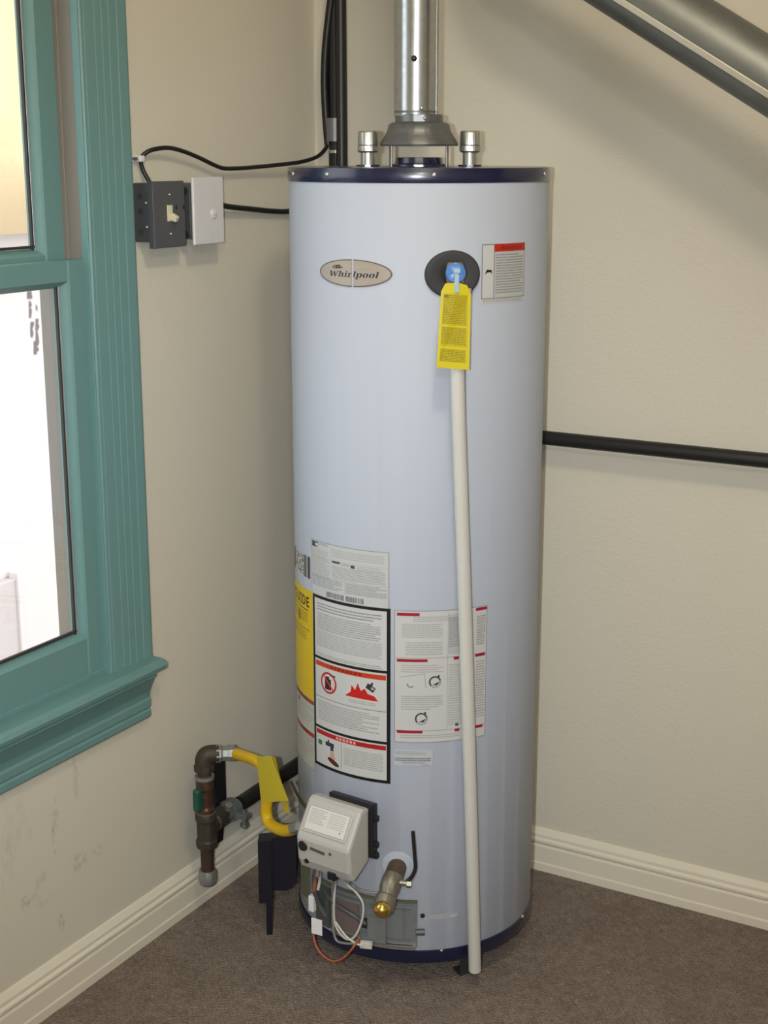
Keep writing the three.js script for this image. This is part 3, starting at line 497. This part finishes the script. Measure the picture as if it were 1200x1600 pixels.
    part('inlet', rod(V(-0.064, 0.062, 0.045), V(-0.082, 0.062, 0.045), 0.012), M.valveGrey, g);
    part('inlet_nut', hex(V(-0.080, 0.062, 0.045), V(-0.094, 0.062, 0.045), 0.0145), M.galvFit, g);
  }

  // burner access door and what hangs in front of it
  {
    const door = new THREE.Group(); door.name = 'burner_door'; door.userData.label = 'grey sheet-metal burner door low on the jacket'; h.add(door);
    part('door_plate', plate(-49, 1.3, 0.087, 0.186, R + 0.0005, 0.004, 20), M.panel, door);
    part('raised_panel', plate(-15, -0.4, 0.094, 0.176, R + 0.003, 0.0045), M.panel, door); part('raised_panel', plate(-11.5, -3.2, 0.104, 0.168, R + 0.006, 0.003), M.panel, door);
    part('sight_plate', plate(-21, -12.5, 0.094, 0.150, R + 0.004, 0.010), M.panel, door); part('dark_opening', plate(-24.2, -20.0, 0.118, 0.138, R + 0.004, 0.005), M.hole, door);
    part('inner_panel', plate(-39, -26, 0.098, 0.172, R + 0.004, 0.004), M.panelBrown, door); part('rib', plate(-40, -24.5, 0.168, 0.175, R + 0.004, 0.009), M.panel, door); part('side_bracket', plate(-51, -42, 0.092, 0.176, R + 0.003, 0.009), M.panelDark, door);
    for (const y of [0.1035, 0.1675]) part('rib', plate(-20.5, -1.4, y, y + 0.004, R + 0.004, 0.006), M.steelDull, door);
    for (const d of [-15.4, -5.2]) part('rib', plate(d, d + 1.0, 0.1035, 0.1715, R + 0.004, 0.0062, 2), M.steelDull, door);
    part('edge_strip', plate(-49, 1.3, 0.182, 0.187, R + 0.002, 0.0055, 20), M.olive, door); part('burner_tube', tube([at(-44, 0.168, R + 0.012), at(-36, 0.160, R + 0.022), at(-28, 0.150, R + 0.022), at(-22, 0.130, R + 0.012)], 0.0045, 30, 10), M.panelDark, door); part('gas_tube', tube([at(-40, 0.25, R + 0.05), at(-45, 0.20, R + 0.035), at(-47, 0.15, R + 0.022), at(-44, 0.115, R + 0.012)], 0.0062, 30, 12), M.panelDark, door);
    part('bottom_lip', plate(-40, 0.5, 0.086, 0.0925, R + 0.001, 0.012, 18), M.chrome, door); part('latch', plate(-13.2, -10.8, 0.140, 0.158, R + 0.006, 0.006), M.chrome, door);
    const p = at(3.4, 0.1205, R); part('door_screw', rod(at(0.6, 0.1205, R + 0.006), at(4.6, 0.1205, R + 0.006), 0.0065), M.panelDark, door); part('hole_plug', new THREE.SphereGeometry(0.0048, 12, 8).translate(...at(3.7, 0.1525, R).toArray()), M.hole, door);
    part('insulation_pad', box(0.028, 0.075, 0.004, 0.001).applyMatrix4(new THREE.Matrix4().makeRotationY(-1.0)).translate(...cyl(478, 1374, 0.262).toArray()), M.olive, h);
  }
  {
    const P = (list, r) => list.map(([x, y, q]) => cyl(x, y, q ?? r));
    part('wire', tube(P([[527, 1364, 0.315], [524, 1382], [522, 1410], [523, 1440], [531, 1458], [544, 1468], [556, 1461], [566, 1436], [567, 1412], [556, 1394], [541, 1381], [533, 1366, 0.315]], 0.274), 0.0024, 90, 8), M.wireWhite, h, 'white wire loop');
    part('wire', tube(P([[520, 1362, 0.31], [520, 1400], [521, 1445], [525, 1468], [540, 1474], [562, 1474]], 0.266), 0.0026, 60, 8), M.wireGrey, h); part('wire', tube(P([[544, 1366, 0.305], [548, 1380], [566, 1392], [590, 1396]], 0.262), 0.003, 40, 8), M.wireGrey, h);
    part('wire', tube(P([[524, 1440], [540, 1462], [556, 1474], [568, 1478]], 0.278), 0.0022, 40, 8), M.wireWhite, h); part('wire', tube(P([[489, 1458, 0.285], [494, 1478], [506, 1494], [522, 1502], [538, 1496], [552, 1480], [562, 1464, 0.268]], 0.288), 0.0023, 60, 8), M.wireOrange, h, 'orange wire loop');
    part('connector', box(0.024, 0.013, 0.010, 0.001).rotateZ(-0.1).translate(...cyl(572, 1476, 0.268).toArray()), M.connector, h); part('connector', box(0.013, 0.034, 0.011, 0.002).applyMatrix4(new THREE.Matrix4().makeRotationY(-0.6)).translate(...cyl(488, 1411, 0.272).toArray()), M.paper, h, 'white plastic plug');
    part('igniter', tube(P([[494, 1358, 0.30], [493, 1372], [491, 1392]], 0.284), 0.0042, 20, 10), M.copper, h, 'copper coloured igniter lead'); part('igniter', tube(P([[499, 1360, 0.30], [500, 1374], [497, 1390]], 0.284), 0.003, 20, 10), M.wireWhite, h); part('wire_tag', box(0.024, 0.034, 0.0012, 0.0004).applyMatrix4(new THREE.Matrix4().makeRotationY(-0.45)).translate(...cyl(495, 1448, 0.288).toArray()), M.paper, h, 'white paper wire tag');
    part('pilot_tube', tube(P([[455, 1222, 0.247], [463, 1238, 0.26], [472, 1254, 0.285], [480, 1264, 0.29]], 0.27), 0.0032, 30, 8), M.tube, h);
  }

  // drain valve with brass outlet and black lever
  {
    const g = new THREE.Group(); g.name = 'drain_valve'; g.userData.label = 'weathered brass drain valve'; h.add(g);
    const a = at(-7.8, 0.256, R - 0.005), b = at(-8.8, 0.246, 0.290), c = cyl(597, 1422, 0.335);
    part('escutcheon', turned([[0, 0], [0.033, 0], [0.030, 0.004], [0.017, 0.007], [0, 0.007]], at(-7.8, 0.257, R - 0.004), at(-7.8, 0.257, R + 0.05)), M.enamel, g); part('stem', rod(a, b, 0.0185), M.brassOld, g);
    const e = b.clone().lerp(c, 0.85), dir = c.clone().sub(b).normalize(), back = b.clone().addScaledVector(dir, -0.018);
    part('body', turned([[0, 0], [0.0175, 0.002], [0.0195, 0.010], [0.0195, 0.030], [0.0175, 0.036], [0.0175, 0.046], [0.0205, 0.050], [0.0205, 0.072], [0.0175, 0.076], [0, 0.076]], back, c), M.drainBody, g);
    const out = cyl(597, 1421, 0.350); part('outlet', new THREE.SphereGeometry(0.0160, 24, 16).translate(out.x, out.y, out.z), M.brass, g, 'polished brass outlet cap');
    const s0 = b.clone().add(V(0.012, 0.004, 0.004)), s1 = cyl(641, 1381, 0.292); part('lever_stem', rod(s0, s1, 0.0058), M.drainBody, g); part('stem_nut', hex(s0.clone().lerp(s1, 0.72), s0.clone().lerp(s1, 1.08), 0.0080), M.drainBody, g);
    part('lever', tube([cyl(636, 1377, 0.292), cyl(644, 1369, 0.292), cyl(649, 1356, 0.292), cyl(648, 1338, 0.291), cyl(645, 1299, 0.288)], 0.0036, 30, 10), M.blackPlastic, g, 'thin black lever handle');
  }
}

// ---------------------------------------------------------------- things fixed to or hanging from the heater
{
  const f = thing('vent_pipe', 'vertical galvanized vent pipe rising from the heater\'s draught hood', 'pipe', V(TX, 0, TZ), AZ);
  const y0 = 1.6485;
  const tubeGeo = (a, b, r) => { const g = new THREE.CylinderGeometry(r, r, b - a, 64, 1, true).translate(-0.0055, (a + b) / 2, 0); return g; };
  part('lower_section', tubeGeo(y0, 1.90, 0.0404), M.galv, f); part('upper_section', tubeGeo(1.895, H, 0.0412), M.galv, f);
  part('crimp', new THREE.CylinderGeometry(0.0408, 0.0398, 0.010, 64, 1, true).translate(-0.0055, y0 + 0.004, 0), M.hood, f);
  part('seam_or_highlight', box(0.008, H - y0, 0.0015, 0.0005).translate(0, (H + y0) / 2, 0.0405).rotateY(1.2).translate(-0.0055, 0, 0), M.galv, f);
  for (const [d, y, s] of [[-6, 1.7475, 0.0055], [14, 1.6615, 0.004]]) part('screw', new THREE.SphereGeometry(s, 12, 8).scale(1, 1, 0.7).translate(Math.sin(d / 57.3) * 0.0405 - 0.0055, y, Math.cos(d / 57.3) * 0.0405), d < 0 ? M.blackPlastic : M.chrome, f);
  part('ceiling_ring', lathe([[0.043, H], [0.085, H], [0.085, H - 0.004], [0.043, H - 0.008]].reverse(), 48).translate(-0.0055, 0, 0), M.galv, f);
}
const fromTank = (p) => p.clone().applyAxisAngle(Y, AZ).add(V(TX, 0, TZ));
{
  const top = fromTank(cyl(713.5, 520, 0.3015)), mid = fromTank(cyl(728, 1000, 0.288)), end = fromTank(cyl(742, 1516, 0.2725));
  const d = thing('discharge_pipe', 'long white plastic discharge pipe running down the front of the heater', 'pipe', V(end.x, 0, end.z));
  const o = (p) => p.clone().sub(V(end.x, 0, end.z));
  part('pipe', tube([o(top), o(fromTank(cyl(716, 640, 0.2990))), o(fromTank(cyl(720, 760, 0.2955))), o(mid), o(fromTank(cyl(735, 1240, 0.280))), o(end)], 0.0122, 60, 24), M.pvc, d);
  const t = fromTank(at(14.2, 1.352, R + 0.060)), neck = o(t); part('coupling', turned([[0.0118, 0], [0.0155, 0], [0.0155, 0.04], [0.0118, 0.04]], o(top).lerp(neck, 0.55), neck), M.pvc, d);
  part('riser', rod(o(top), neck, 0.012), M.pvc, d);
}
{
  // yellow hang tag on the relief valve: bent card, tilted a little
  const q = [[690, 442], [736, 446], [733, 578], [682, 574]].map(([x, y], i) => fromTank(cyl(x, y, i < 2 ? 0.3245 : 0.319)));
  const t = thing('warning_tag', 'yellow printed paper tag hanging from the blue relief valve', 'tag', q[3].clone().add(q[2]).multiplyScalar(0.5));
  const tex = canvasTexture(256, 640, (c, w, h) => {
    c.fillStyle = 'rgb(204,188,8)'; c.fillRect(0, 0, w, h); const dark = 'rgba(96,86,0,0.62)'; c.fillStyle = 'rgba(150,136,0,0.35)'; c.fillRect(22, 74, w - 44, 238); c.fillRect(22, 322, w - 44, 150); c.fillRect(22, 490, w - 50, 100);
    const lines = (y, n, s) => { for (let i = 0; i < n; i++) { let x = 26; c.fillStyle = dark; while (x < w - 34) { const k = 4 + rnd() * 20; c.fillRect(x, y + i * s, Math.min(k, w - 34 - x), s * 0.5); x += k + 5; } } };
    lines(84, 17, 13); lines(330, 10, 13); lines(498, 8, 12); c.fillStyle = dark; c.fillRect(26, 86, 40, 20);
  });
  const o = q.map((p) => p.clone().sub(t.position)), n = o[1].clone().sub(o[0]).cross(o[3].clone().sub(o[0])).normalize().negate();
  const pts = [[0.13, 0], [0, 0.10], [0, 1], [1, 1], [1, 0.10], [0.86, 0], [0.60, -0.015], [0.40, -0.015]];
  const sh = poly(pts.map(([a, b]) => [a, b])), g = new THREE.ExtrudeGeometry(sh, { depth: 1, bevelEnabled: false }).toNonIndexed(), p = g.attributes.position, uv = g.attributes.uv;
  const out = V(0, 0, 1).applyAxisAngle(Y, AZ + 0.2);
  for (let i = 0; i < p.count; i++) { const a = p.getX(i), b = p.getY(i), k = p.getZ(i); const P = o[0].clone().lerp(o[1], a).lerp(o[3].clone().lerp(o[2], a), b).addScaledVector(out, (k - 0.5) * 0.0008 + Math.sin(a * 3.1) * 0.002); uv.setXY(i, a, 1 - b); p.setXYZ(i, P.x, P.y, P.z); }
  g.computeVertexNormals(); part('card', g, std({ map: tex, roughness: 0.5 }), t);
  part('tie', tube([o[0].clone().lerp(o[1], 0.42).addScaledVector(out, 0.001), o[0].clone().lerp(o[1], 0.5).add(V(0, 0.006, 0)).addScaledVector(out, -0.004), fromTank(at(14.2, 1.372, R + 0.070)).sub(t.position)], 0.0012, 16, 6), M.wireGrey, t);
}

// ---------------------------------------------------------------- switch box, cover box and cables on the left wall
{
  const b = thing('switch_box', 'grey steel switch box with ivory toggle beside the window casing', 'switch box', V(0, 1.405, 0.590));
  // wall side view: z runs towards the camera, x off the wall
  const zc = 0.008, yc = 0.066;
  part('box', box(0.040, 0.108, 0.088, 0.003, 0.020, yc + 0.004, zc - 0.010), M.boxEdge, b);
  const pl = part('cover', box(0.007, 0.122, 0.094, 0.0025, 0.0435, yc, zc - 0.014), M.boxSteel, b);
  part('cover_lip', box(0.012, 0.122, 0.003, 0.001, 0.041, yc, zc + 0.0335), M.boxEdge, pl);
  part('toggle_slot', box(0.003, 0.030, 0.016, 0.001, 0.0465, yc + 0.002, zc - 0.014), M.ivory, pl); part('toggle', box(0.015, 0.012, 0.010, 0.002).rotateZ(-0.5).translate(0.053, yc - 0.006, zc - 0.019), M.ivory, pl, 'ivory toggle lever');
  for (const y of [0.036, -0.036]) part('screw', new THREE.SphereGeometry(0.0032, 10, 8).translate(0.0475, yc + y, zc - 0.014), M.chrome, pl);
  for (const y of [0.10, 0.073, 0.035]) part('knockout', rod(V(0.016, y, zc + 0.0330), V(0.016, y, zc + 0.0346), 0.006), M.rubber, b); for (const y of [0.088, 0.044]) part('side_screw', new THREE.SphereGeometry(0.0032, 10, 8).translate(0.03, y, zc + 0.0342), M.chrome, b);
  for (const z of [-0.034, -0.056]) part('knockout', box(0.001, 0.008, 0.004, 0.0004, 0.0472, yc + 0.012, zc + z), M.hole, pl);
}
{
  const b = thing('cover_box', 'grey steel junction box with blank white cover beside the switch box', 'junction box', V(0, 1.408, 0.470));
  const yc = 0.066;
  part('box', box(0.046, 0.106, 0.088, 0.003, 0.023, yc, 0), M.boxSteel, b);
  for (const y of [0.038, -0.044]) part('knockout', rod(V(0.03, yc + y, 0.043), V(0.03, yc + y, 0.0480), 0.008), M.hole, b); part('side_plate', box(0.034, 0.090, 0.004, 0.001, 0.026, yc, 0.0445), M.boxEdge, b);
  part('cover', box(0.007, 0.128, 0.098, 0.0035, 0.0495, yc, -0.001), M.whitePlate, b, 'blank white cover');
  part('knob', turned([[0, 0], [0.0095, 0], [0.0085, 0.004], [0.004, 0.006], [0, 0.006]], V(0.0525, yc - 0.006, -0.014), V(0.1, yc - 0.006, -0.014)), M.whitePlate, b);
  part('cable_clamp', rod(V(0.024, yc + 0.012, -0.042), V(0.024, yc + 0.012, -0.056), 0.009), M.chrome, b);
}
{
  const w = (x, y, d = 0.010) => onX(x, y, d);
  const a = tag(part('power_cable', tube([w(235, 287, 0.02), w(228, 275, 0.014), w(222, 262, 0.008), w(220, 250, 0.008), w(225, 241, 0.012), w(238, 234, 0.020), w(262, 231, 0.026), w(285, 236, 0.026), w(310, 246, 0.024), w(335, 258, 0.022), w(350, 263, 0.022), w(372, 263, 0.022), w(400, 261, 0.024), w(440, 257, 0.03), w(470, 253, 0.036), w(495, 245, 0.044), w(508, 233, 0.05), w(513, 222, 0.058)], 0.0042, 120, 10), M.cable, scene), 'thin black cable looping along the wall to the corner pipe', 'cable');
  a.name = 'power_cable';
  tag(part('supply_cable', tube([V(0.024, 1.486, 0.420), w(352, 322, 0.022), w(365, 324, 0.020), w(395, 327, 0.016), w(425, 330, 0.013), w(452, 330, 0.012), V(0.012, 1.47, 0.08)], 0.0058, 60, 10), M.cable, scene), 'thick black cable from the white cover towards the corner', 'cable');
  const s = w(219, 248, 0.009); const st = thing('cable_staple', 'white cable staple on the wall at the loop beside the window', 'staple', V(0, s.y - 0.006, s.z));
  part('strap', box(0.016, 0.012, 0.014, 0.003, 0.008, 0.006, 0), M.staple, st); part('nail', rod(V(0.0, 0.006, 0.013), V(0.012, 0.006, 0.013), 0.0032), M.steelDull, st); part('tab', box(0.004, 0.010, 0.012, 0.001, 0.002, 0.006, 0.010), M.staple, st);
}

// ---------------------------------------------------------------- pipes in the corner
{
  const c = thing('corner_pipe', 'black vertical pipe bundle taped together in the corner behind the heater', 'pipe', V(0.088, 0, 0.052));
  part('main_pipe', rod(V(0, 0, 0), V(0, H, 0), 0.0175), M.blackPipe, c); part('second_pipe', rod(V(0.020, 1.2, 0.012), V(0.0135, H, 0.005), 0.0125), M.blackPipe, c);
  part('tape_wrap', rod(V(-0.002, 1.607, 0.004), V(-0.002, 1.655, 0.004), 0.0225), M.tape, c, 'grey tape'); part('bulging_cable', tube([V(-0.012, 1.60, 0.016), V(-0.016, 1.66, 0.018), V(-0.020, 1.73, 0.016), V(-0.016, 1.80, 0.016), V(-0.006, 1.87, 0.016), V(0.006, 1.95, 0.016), V(0.010, 2.1, 0.016), V(0.010, 2.58, 0.016)], 0.0085, 60, 10), M.cable, c); part('strap', rod(V(0, 1.583, 0), V(0, 1.589, 0), 0.0195), M.chrome, c);
}
{
  const w = thing('wall_pipe', 'black horizontal pipe along the bare wall to the right of the heater', 'pipe', V(0, 1.0075, 0.051));
  part('pipe', rod(V(0.10, 0, 0), V(2.6, 0, 0), 0.0148), M.blackPipe, w);
  for (const x of [0.5, 1.75]) part('wall_clip', prism([[-0.051, -0.006], [-0.014, -0.006], [-0.014, 0.006], [-0.051, 0.006]], 0.014, V(x, 0, 0), Z, Y, X), M.blackPipe, w);
}
{
  const a = 0.205, p = thing('gas_supply_pipe', 'black gas pipe low along the window wall behind the heater', 'pipe', V(0.052, a, 0));
  part('pipe', rod(V(0, 0.003, 0.03), V(0, -0.001, 0.42), 0.0168), M.blackPipe, p); part('sleeve_ring', rod(V(0, 0, 0.318), V(0, 0, 0.326), 0.0185), M.whitePlate, p);
}
{
  // galvanized duct sloping down off the wall: an elbow up to the ceiling at one end, an elbow into the wall at the other
  const DZ = 0.37, lo = onZ(1200, 182, DZ), hi = onZ(1200, 55, DZ), RD = (hi.y - lo.y) / 2 * 0.857, DC = lo.clone().add(hi).multiplyScalar(0.5), d = thing('sloping_duct', 'round galvanized duct sloping across the bare wall above the black pipe', 'duct', DC);
  const dir = V(1, -0.602, 0).normalize(), e = dir.clone().multiplyScalar(0.75), s = dir.clone().multiplyScalar(-0.47), top = H - DC.y;
  part('long_section', new THREE.CylinderGeometry(RD, RD, s.distanceTo(e), 64, 1, true).applyQuaternion(new THREE.Quaternion().setFromUnitVectors(Y, dir)).translate(...s.clone().add(e).multiplyScalar(0.5).toArray()), M.duct, d);
  part('upper_elbow', tube([s, s.clone().addScaledVector(dir, -0.06), s.clone().addScaledVector(dir, -0.09).add(V(-0.008, 0.045, 0)), s.clone().addScaledVector(dir, -0.09).add(V(-0.008, 0.12, 0)), V(s.x - 0.085, top - 0.20, 0), V(s.x - 0.085, top - 0.10, 0), V(s.x - 0.085, top - 0.004, 0)], RD + 0.0012, 40, 32), M.duct, d);
  part('lower_elbow', tube([e, e.clone().addScaledVector(dir, 0.08), e.clone().addScaledVector(dir, 0.13).add(V(0, 0, -0.06)), e.clone().addScaledVector(dir, 0.14).add(V(0, 0, -0.16)), e.clone().addScaledVector(dir, 0.14).add(V(0, 0, -0.28)), e.clone().addScaledVector(dir, 0.14).add(V(0, 0, 0.010 - DZ))], RD + 0.0012, 30, 32), M.duct, d);
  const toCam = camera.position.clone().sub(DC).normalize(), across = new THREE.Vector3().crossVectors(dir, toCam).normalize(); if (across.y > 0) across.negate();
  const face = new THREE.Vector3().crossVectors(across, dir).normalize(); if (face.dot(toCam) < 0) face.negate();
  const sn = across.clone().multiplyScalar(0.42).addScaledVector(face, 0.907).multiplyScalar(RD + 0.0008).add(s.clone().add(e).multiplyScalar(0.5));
  part('seam_or_highlight', box(0.011, s.distanceTo(e) - 0.02, 0.003, 0.0012).applyMatrix4(new THREE.Matrix4().makeBasis(across.clone().multiplyScalar(0.907).addScaledVector(face, -0.42), dir, across.clone().multiplyScalar(0.42).addScaledVector(face, 0.907))).translate(sn.x, sn.y, sn.z), M.seam_or_highlight, d, 'pale strip standing in for a bright reflection');  // pale strip puts the reflected window highlight onto the duct as colour
}

// ---------------------------------------------------------------- gas shut-off assembly with drip leg on the left wall
{
  const px = 0.06, pz = 0.552, g = thing('gas_shutoff', 'rusty gas pipe fittings with green-handled valve and drip leg on the wall', 'gas valve', V(px, 0, pz));
  const up = (a, b, pr) => turned(pr.map(([r, t]) => [r, t]), V(0, a, 0), V(0, b, 0), 28);
  part('drip_cap', up(0.076, 1, [[0, 0], [0.014, 0], [0.018, 0.004], [0.0195, 0.010], [0.0195, 0.028], [0.0175, 0.034], [0, 0.034]]), M.galvFit, g, 'pale drip leg cap'); part('drip_nipple', rod(V(0, 0.108, 0), V(0, 0.172, 0), 0.0138), M.nipple, g);
  const tee = part('tee', up(0.165, 1, [[0, 0], [0.0215, 0], [0.0225, 0.004], [0.0225, 0.014], [0.0195, 0.018], [0.0195, 0.058], [0.0225, 0.062], [0.0225, 0.074], [0.0205, 0.078], [0, 0.078]]), M.iron, g);
  part('tee_branch', turned([[0, 0], [0.018, 0], [0.018, 0.026], [0.0215, 0.030], [0.0215, 0.040], [0, 0.040]], V(0, 0.205, 0), V(-0.006, 0.205, -0.05)), M.iron, tee);
  part('valve_body', up(0.243, 1, [[0, 0], [0.019, 0], [0.019, 0.010], [0.0155, 0.015], [0.0155, 0.050], [0.019, 0.055], [0.019, 0.076], [0, 0.076]]), M.bronze, g, 'bronze gas valve body'); part('valve_ring', rod(V(0, 0.236, 0), V(0, 0.244, 0), 0.0205), M.galvFit, g); part('valve_ring', rod(V(0, 0.319, 0), V(0, 0.326, 0), 0.0205), M.galvFit, g);
  const hd = part('handle', box(0.016, 0.052, 0.022, 0.007).translate(0.004, 0.283, 0.030), M.green, g, 'dark green valve handle'); part('handle_stem', rod(V(0, 0.283, 0.010), V(0.003, 0.283, 0.028), 0.006), M.steelDull, hd);
  part('upper_nipple', rod(V(0, 0.326, 0), V(0, 0.345, 0), 0.0145), M.iron, g);
  const q = V(0.72, -0.06, -0.69).normalize(), ec = V(0, 0.373, 0);
  part('elbow', mergeGeometries([tube([V(0, 0.340, 0), V(0, 0.360, 0), V(0, 0.371, 0).addScaledVector(q, 0.006), ec.clone().addScaledVector(q, 0.018), ec.clone().addScaledVector(q, 0.030)], 0.0188, 30, 24), turned([[0.012, 0], [0.0218, 0], [0.0218, 0.010], [0.0185, 0.012]], V(0, 0.338, 0), V(0, 0.4, 0)).deleteAttribute('uv1') ].map((k) => { const n = k.index ? k.toNonIndexed() : k; return n; })), M.iron, g, 'dark iron elbow');
  const f0 = ec.clone().addScaledVector(q, 0.024); part('adapter', turned([[0, 0], [0.0195, 0], [0.0195, 0.010], [0.0165, 0.013], [0.0165, 0.024], [0.0185, 0.027], [0.0185, 0.040], [0.0145, 0.044], [0, 0.044]], f0, f0.clone().add(q), 8), M.galvFit, g, 'galvanized flare adapter');
  // union and hanger between the tee and the supply pipe
  const u = new THREE.Group(); u.name = 'union'; g.add(u); part('union_nut', hex(V(-0.007, 0.205, -0.040), V(-0.008, 0.205, -0.066), 0.024), M.iron, u); part('union_end', rod(V(-0.008, 0.205, -0.060), V(-0.008, 0.205, -0.115), 0.021), M.steelDull, u);
  const k = new THREE.Group(); k.name = 'pipe_clamp'; g.add(k); part('clamp_band', rod(V(-0.008, 0.205, -0.088), V(-0.008, 0.205, -0.108), 0.0245), M.steelDull, k); part('clamp_ear', box(0.030, 0.012, 0.020, 0.002, 0.024, 0.2, -0.096), M.steelDull, k); part('clamp_bolt', rod(V(0.030, 0.172, -0.094), V(0.030, 0.214, -0.094), 0.0042), M.steelDull, k); part('clamp_nut', hex(V(0.030, 0.176, -0.094), V(0.030, 0.184, -0.094), 0.0085), M.steelDull, k); part('clamp_nut', hex(V(0.012, 0.226, -0.062), V(0.016, 0.238, -0.060), 0.009), M.chrome, k);
  part('wall_strut', box(0.030, 0.172, 0.042, 0.002, -0.042, 0.245, -0.090), M.blackPlastic, g, 'black wall strut'); part('strut_tail', prism([[0, 0.06], [0.028, 0.06], [0.028, 0.0], [0.010, 0.0]], 0.022, V(-0.050, 0.130, -0.104), V(0, 0, 1), Y, X), M.blackPlastic, g);
}
{
  // yellow coated flexible connector from the adapter to the gas control
  const inlet = fromTank(at(-30, 0.253, R).add(V(-0.094, 0.062, 0.045).applyAxisAngle(Y, THREE.MathUtils.degToRad(-33))));
  const S = V(0.06, 0.373, 0.552).add(V(0.72, -0.06, -0.69).normalize().multiplyScalar(0.062));
  const P = (x, y, t) => { const n = inlet.clone().sub(S).setY(0).normalize(), nn = V(-n.z, 0, n.x), d = ray(x, y), c = camera.position; const k = S.clone().addScaledVector(nn, t ?? 0).sub(c).dot(nn) / d.dot(nn); return c.clone().addScaledVector(d, k); };
  const f = thing('gas_connector', 'yellow coated flexible gas connector between wall fittings and gas control', 'gas hose', V(0, 0, 0));
  const tip = inlet.clone();
  part('hose', tube([S, P(394, 1186), P(409, 1195), P(417, 1212), P(417, 1248), P(416, 1270), P(421, 1286), P(434, 1295), P(448, 1298), tip.clone().lerp(P(448, 1298), 0.25)], 0.0118, 90, 18), M.yellowCoat, f);
  part('end_nut', hex(tip.clone().lerp(P(448, 1298), 0.45), tip, 0.0135), M.galvFit, f); part('end_nut', hex(S.clone().add(V(-0.010, 0.001, 0.010)), S.clone().add(V(0.004, 0, -0.004)), 0.0148), M.galvFit, f);
  // tag folded over the hose
  const t = thing('gas_tag', 'plain yellow paper tag wrapped round the gas hose', 'tag', P(425, 1268, 0.0));
  const c4 = [[401, 1183], [424, 1181], [451, 1251], [408, 1254]].map(([x, y]) => P(x, y, 0.020).sub(t.position)), nrm = camForward.clone().setY(0).normalize().negate();
  const card = (pts) => { const g = new THREE.BufferGeometry(), v = [], fr = pts.map((k) => k.clone().addScaledVector(nrm, 0.0005)), bk = pts.map((k) => k.clone().addScaledVector(nrm, -0.0005)), tri = (a, b, c) => v.push(...a.toArray(), ...b.toArray(), ...c.toArray()); tri(fr[0], fr[3], fr[2]); tri(fr[0], fr[2], fr[1]); tri(bk[0], bk[2], bk[3]); tri(bk[0], bk[1], bk[2]); for (let i = 0; i < 4; i++) { const j = (i + 1) % 4; tri(fr[i], fr[j], bk[j]); tri(fr[i], bk[j], bk[i]); } g.setAttribute('position', new THREE.Float32BufferAttribute(v, 3)); g.setAttribute('uv', new THREE.Float32BufferAttribute(new Float32Array(v.length / 3 * 2), 2)); g.computeVertexNormals(); return g; };
  const yt = std({ color: rgb(0.56, 0.45, 0.018), roughness: 0.5 });
  part('front_leaf', card(c4), yt, t); part('back_leaf', card([[424, 1181], [430, 1183], [453, 1272], [444, 1268]].map(([x, y]) => P(x, y, -0.016).sub(t.position))), yt, t);
}
{
  // black plastic holder on a narrow leg, standing between the heater's left side and the wall
  const O = onY(421, 1459, 0), fh = camForward.clone().setY(0).normalize(), b = thing('plastic_holder', 'black plastic holder on a narrow leg beside the heater base', 'holder', O);
  const q = (x, y) => { const d = ray(x, y), k = O.clone().sub(camera.position).dot(fh) / d.dot(fh), w = camera.position.clone().addScaledVector(d, k).sub(O); return [w.dot(camRight), w.y]; };
  const slab = (pts, near, far) => prism(pts.map(([x, y]) => q(x, y)), far - near, fh.clone().multiplyScalar(near), camRight, Y, fh);
  part('body', slab([[424, 1311], [463, 1305], [463, 1381], [447, 1393], [424, 1393]], 0.004, 0.062), M.binPlastic, b);
  part('front_panel', slab([[403, 1313], [425, 1311], [425, 1409], [405, 1409]], -0.006, 0.030), M.binPlastic, b);
  part('leg', slab([[416, 1400], [427, 1400], [426, 1459], [417, 1459]], -0.004, 0.004), M.binPlastic, b);
}

renderer.render(scene, camera);
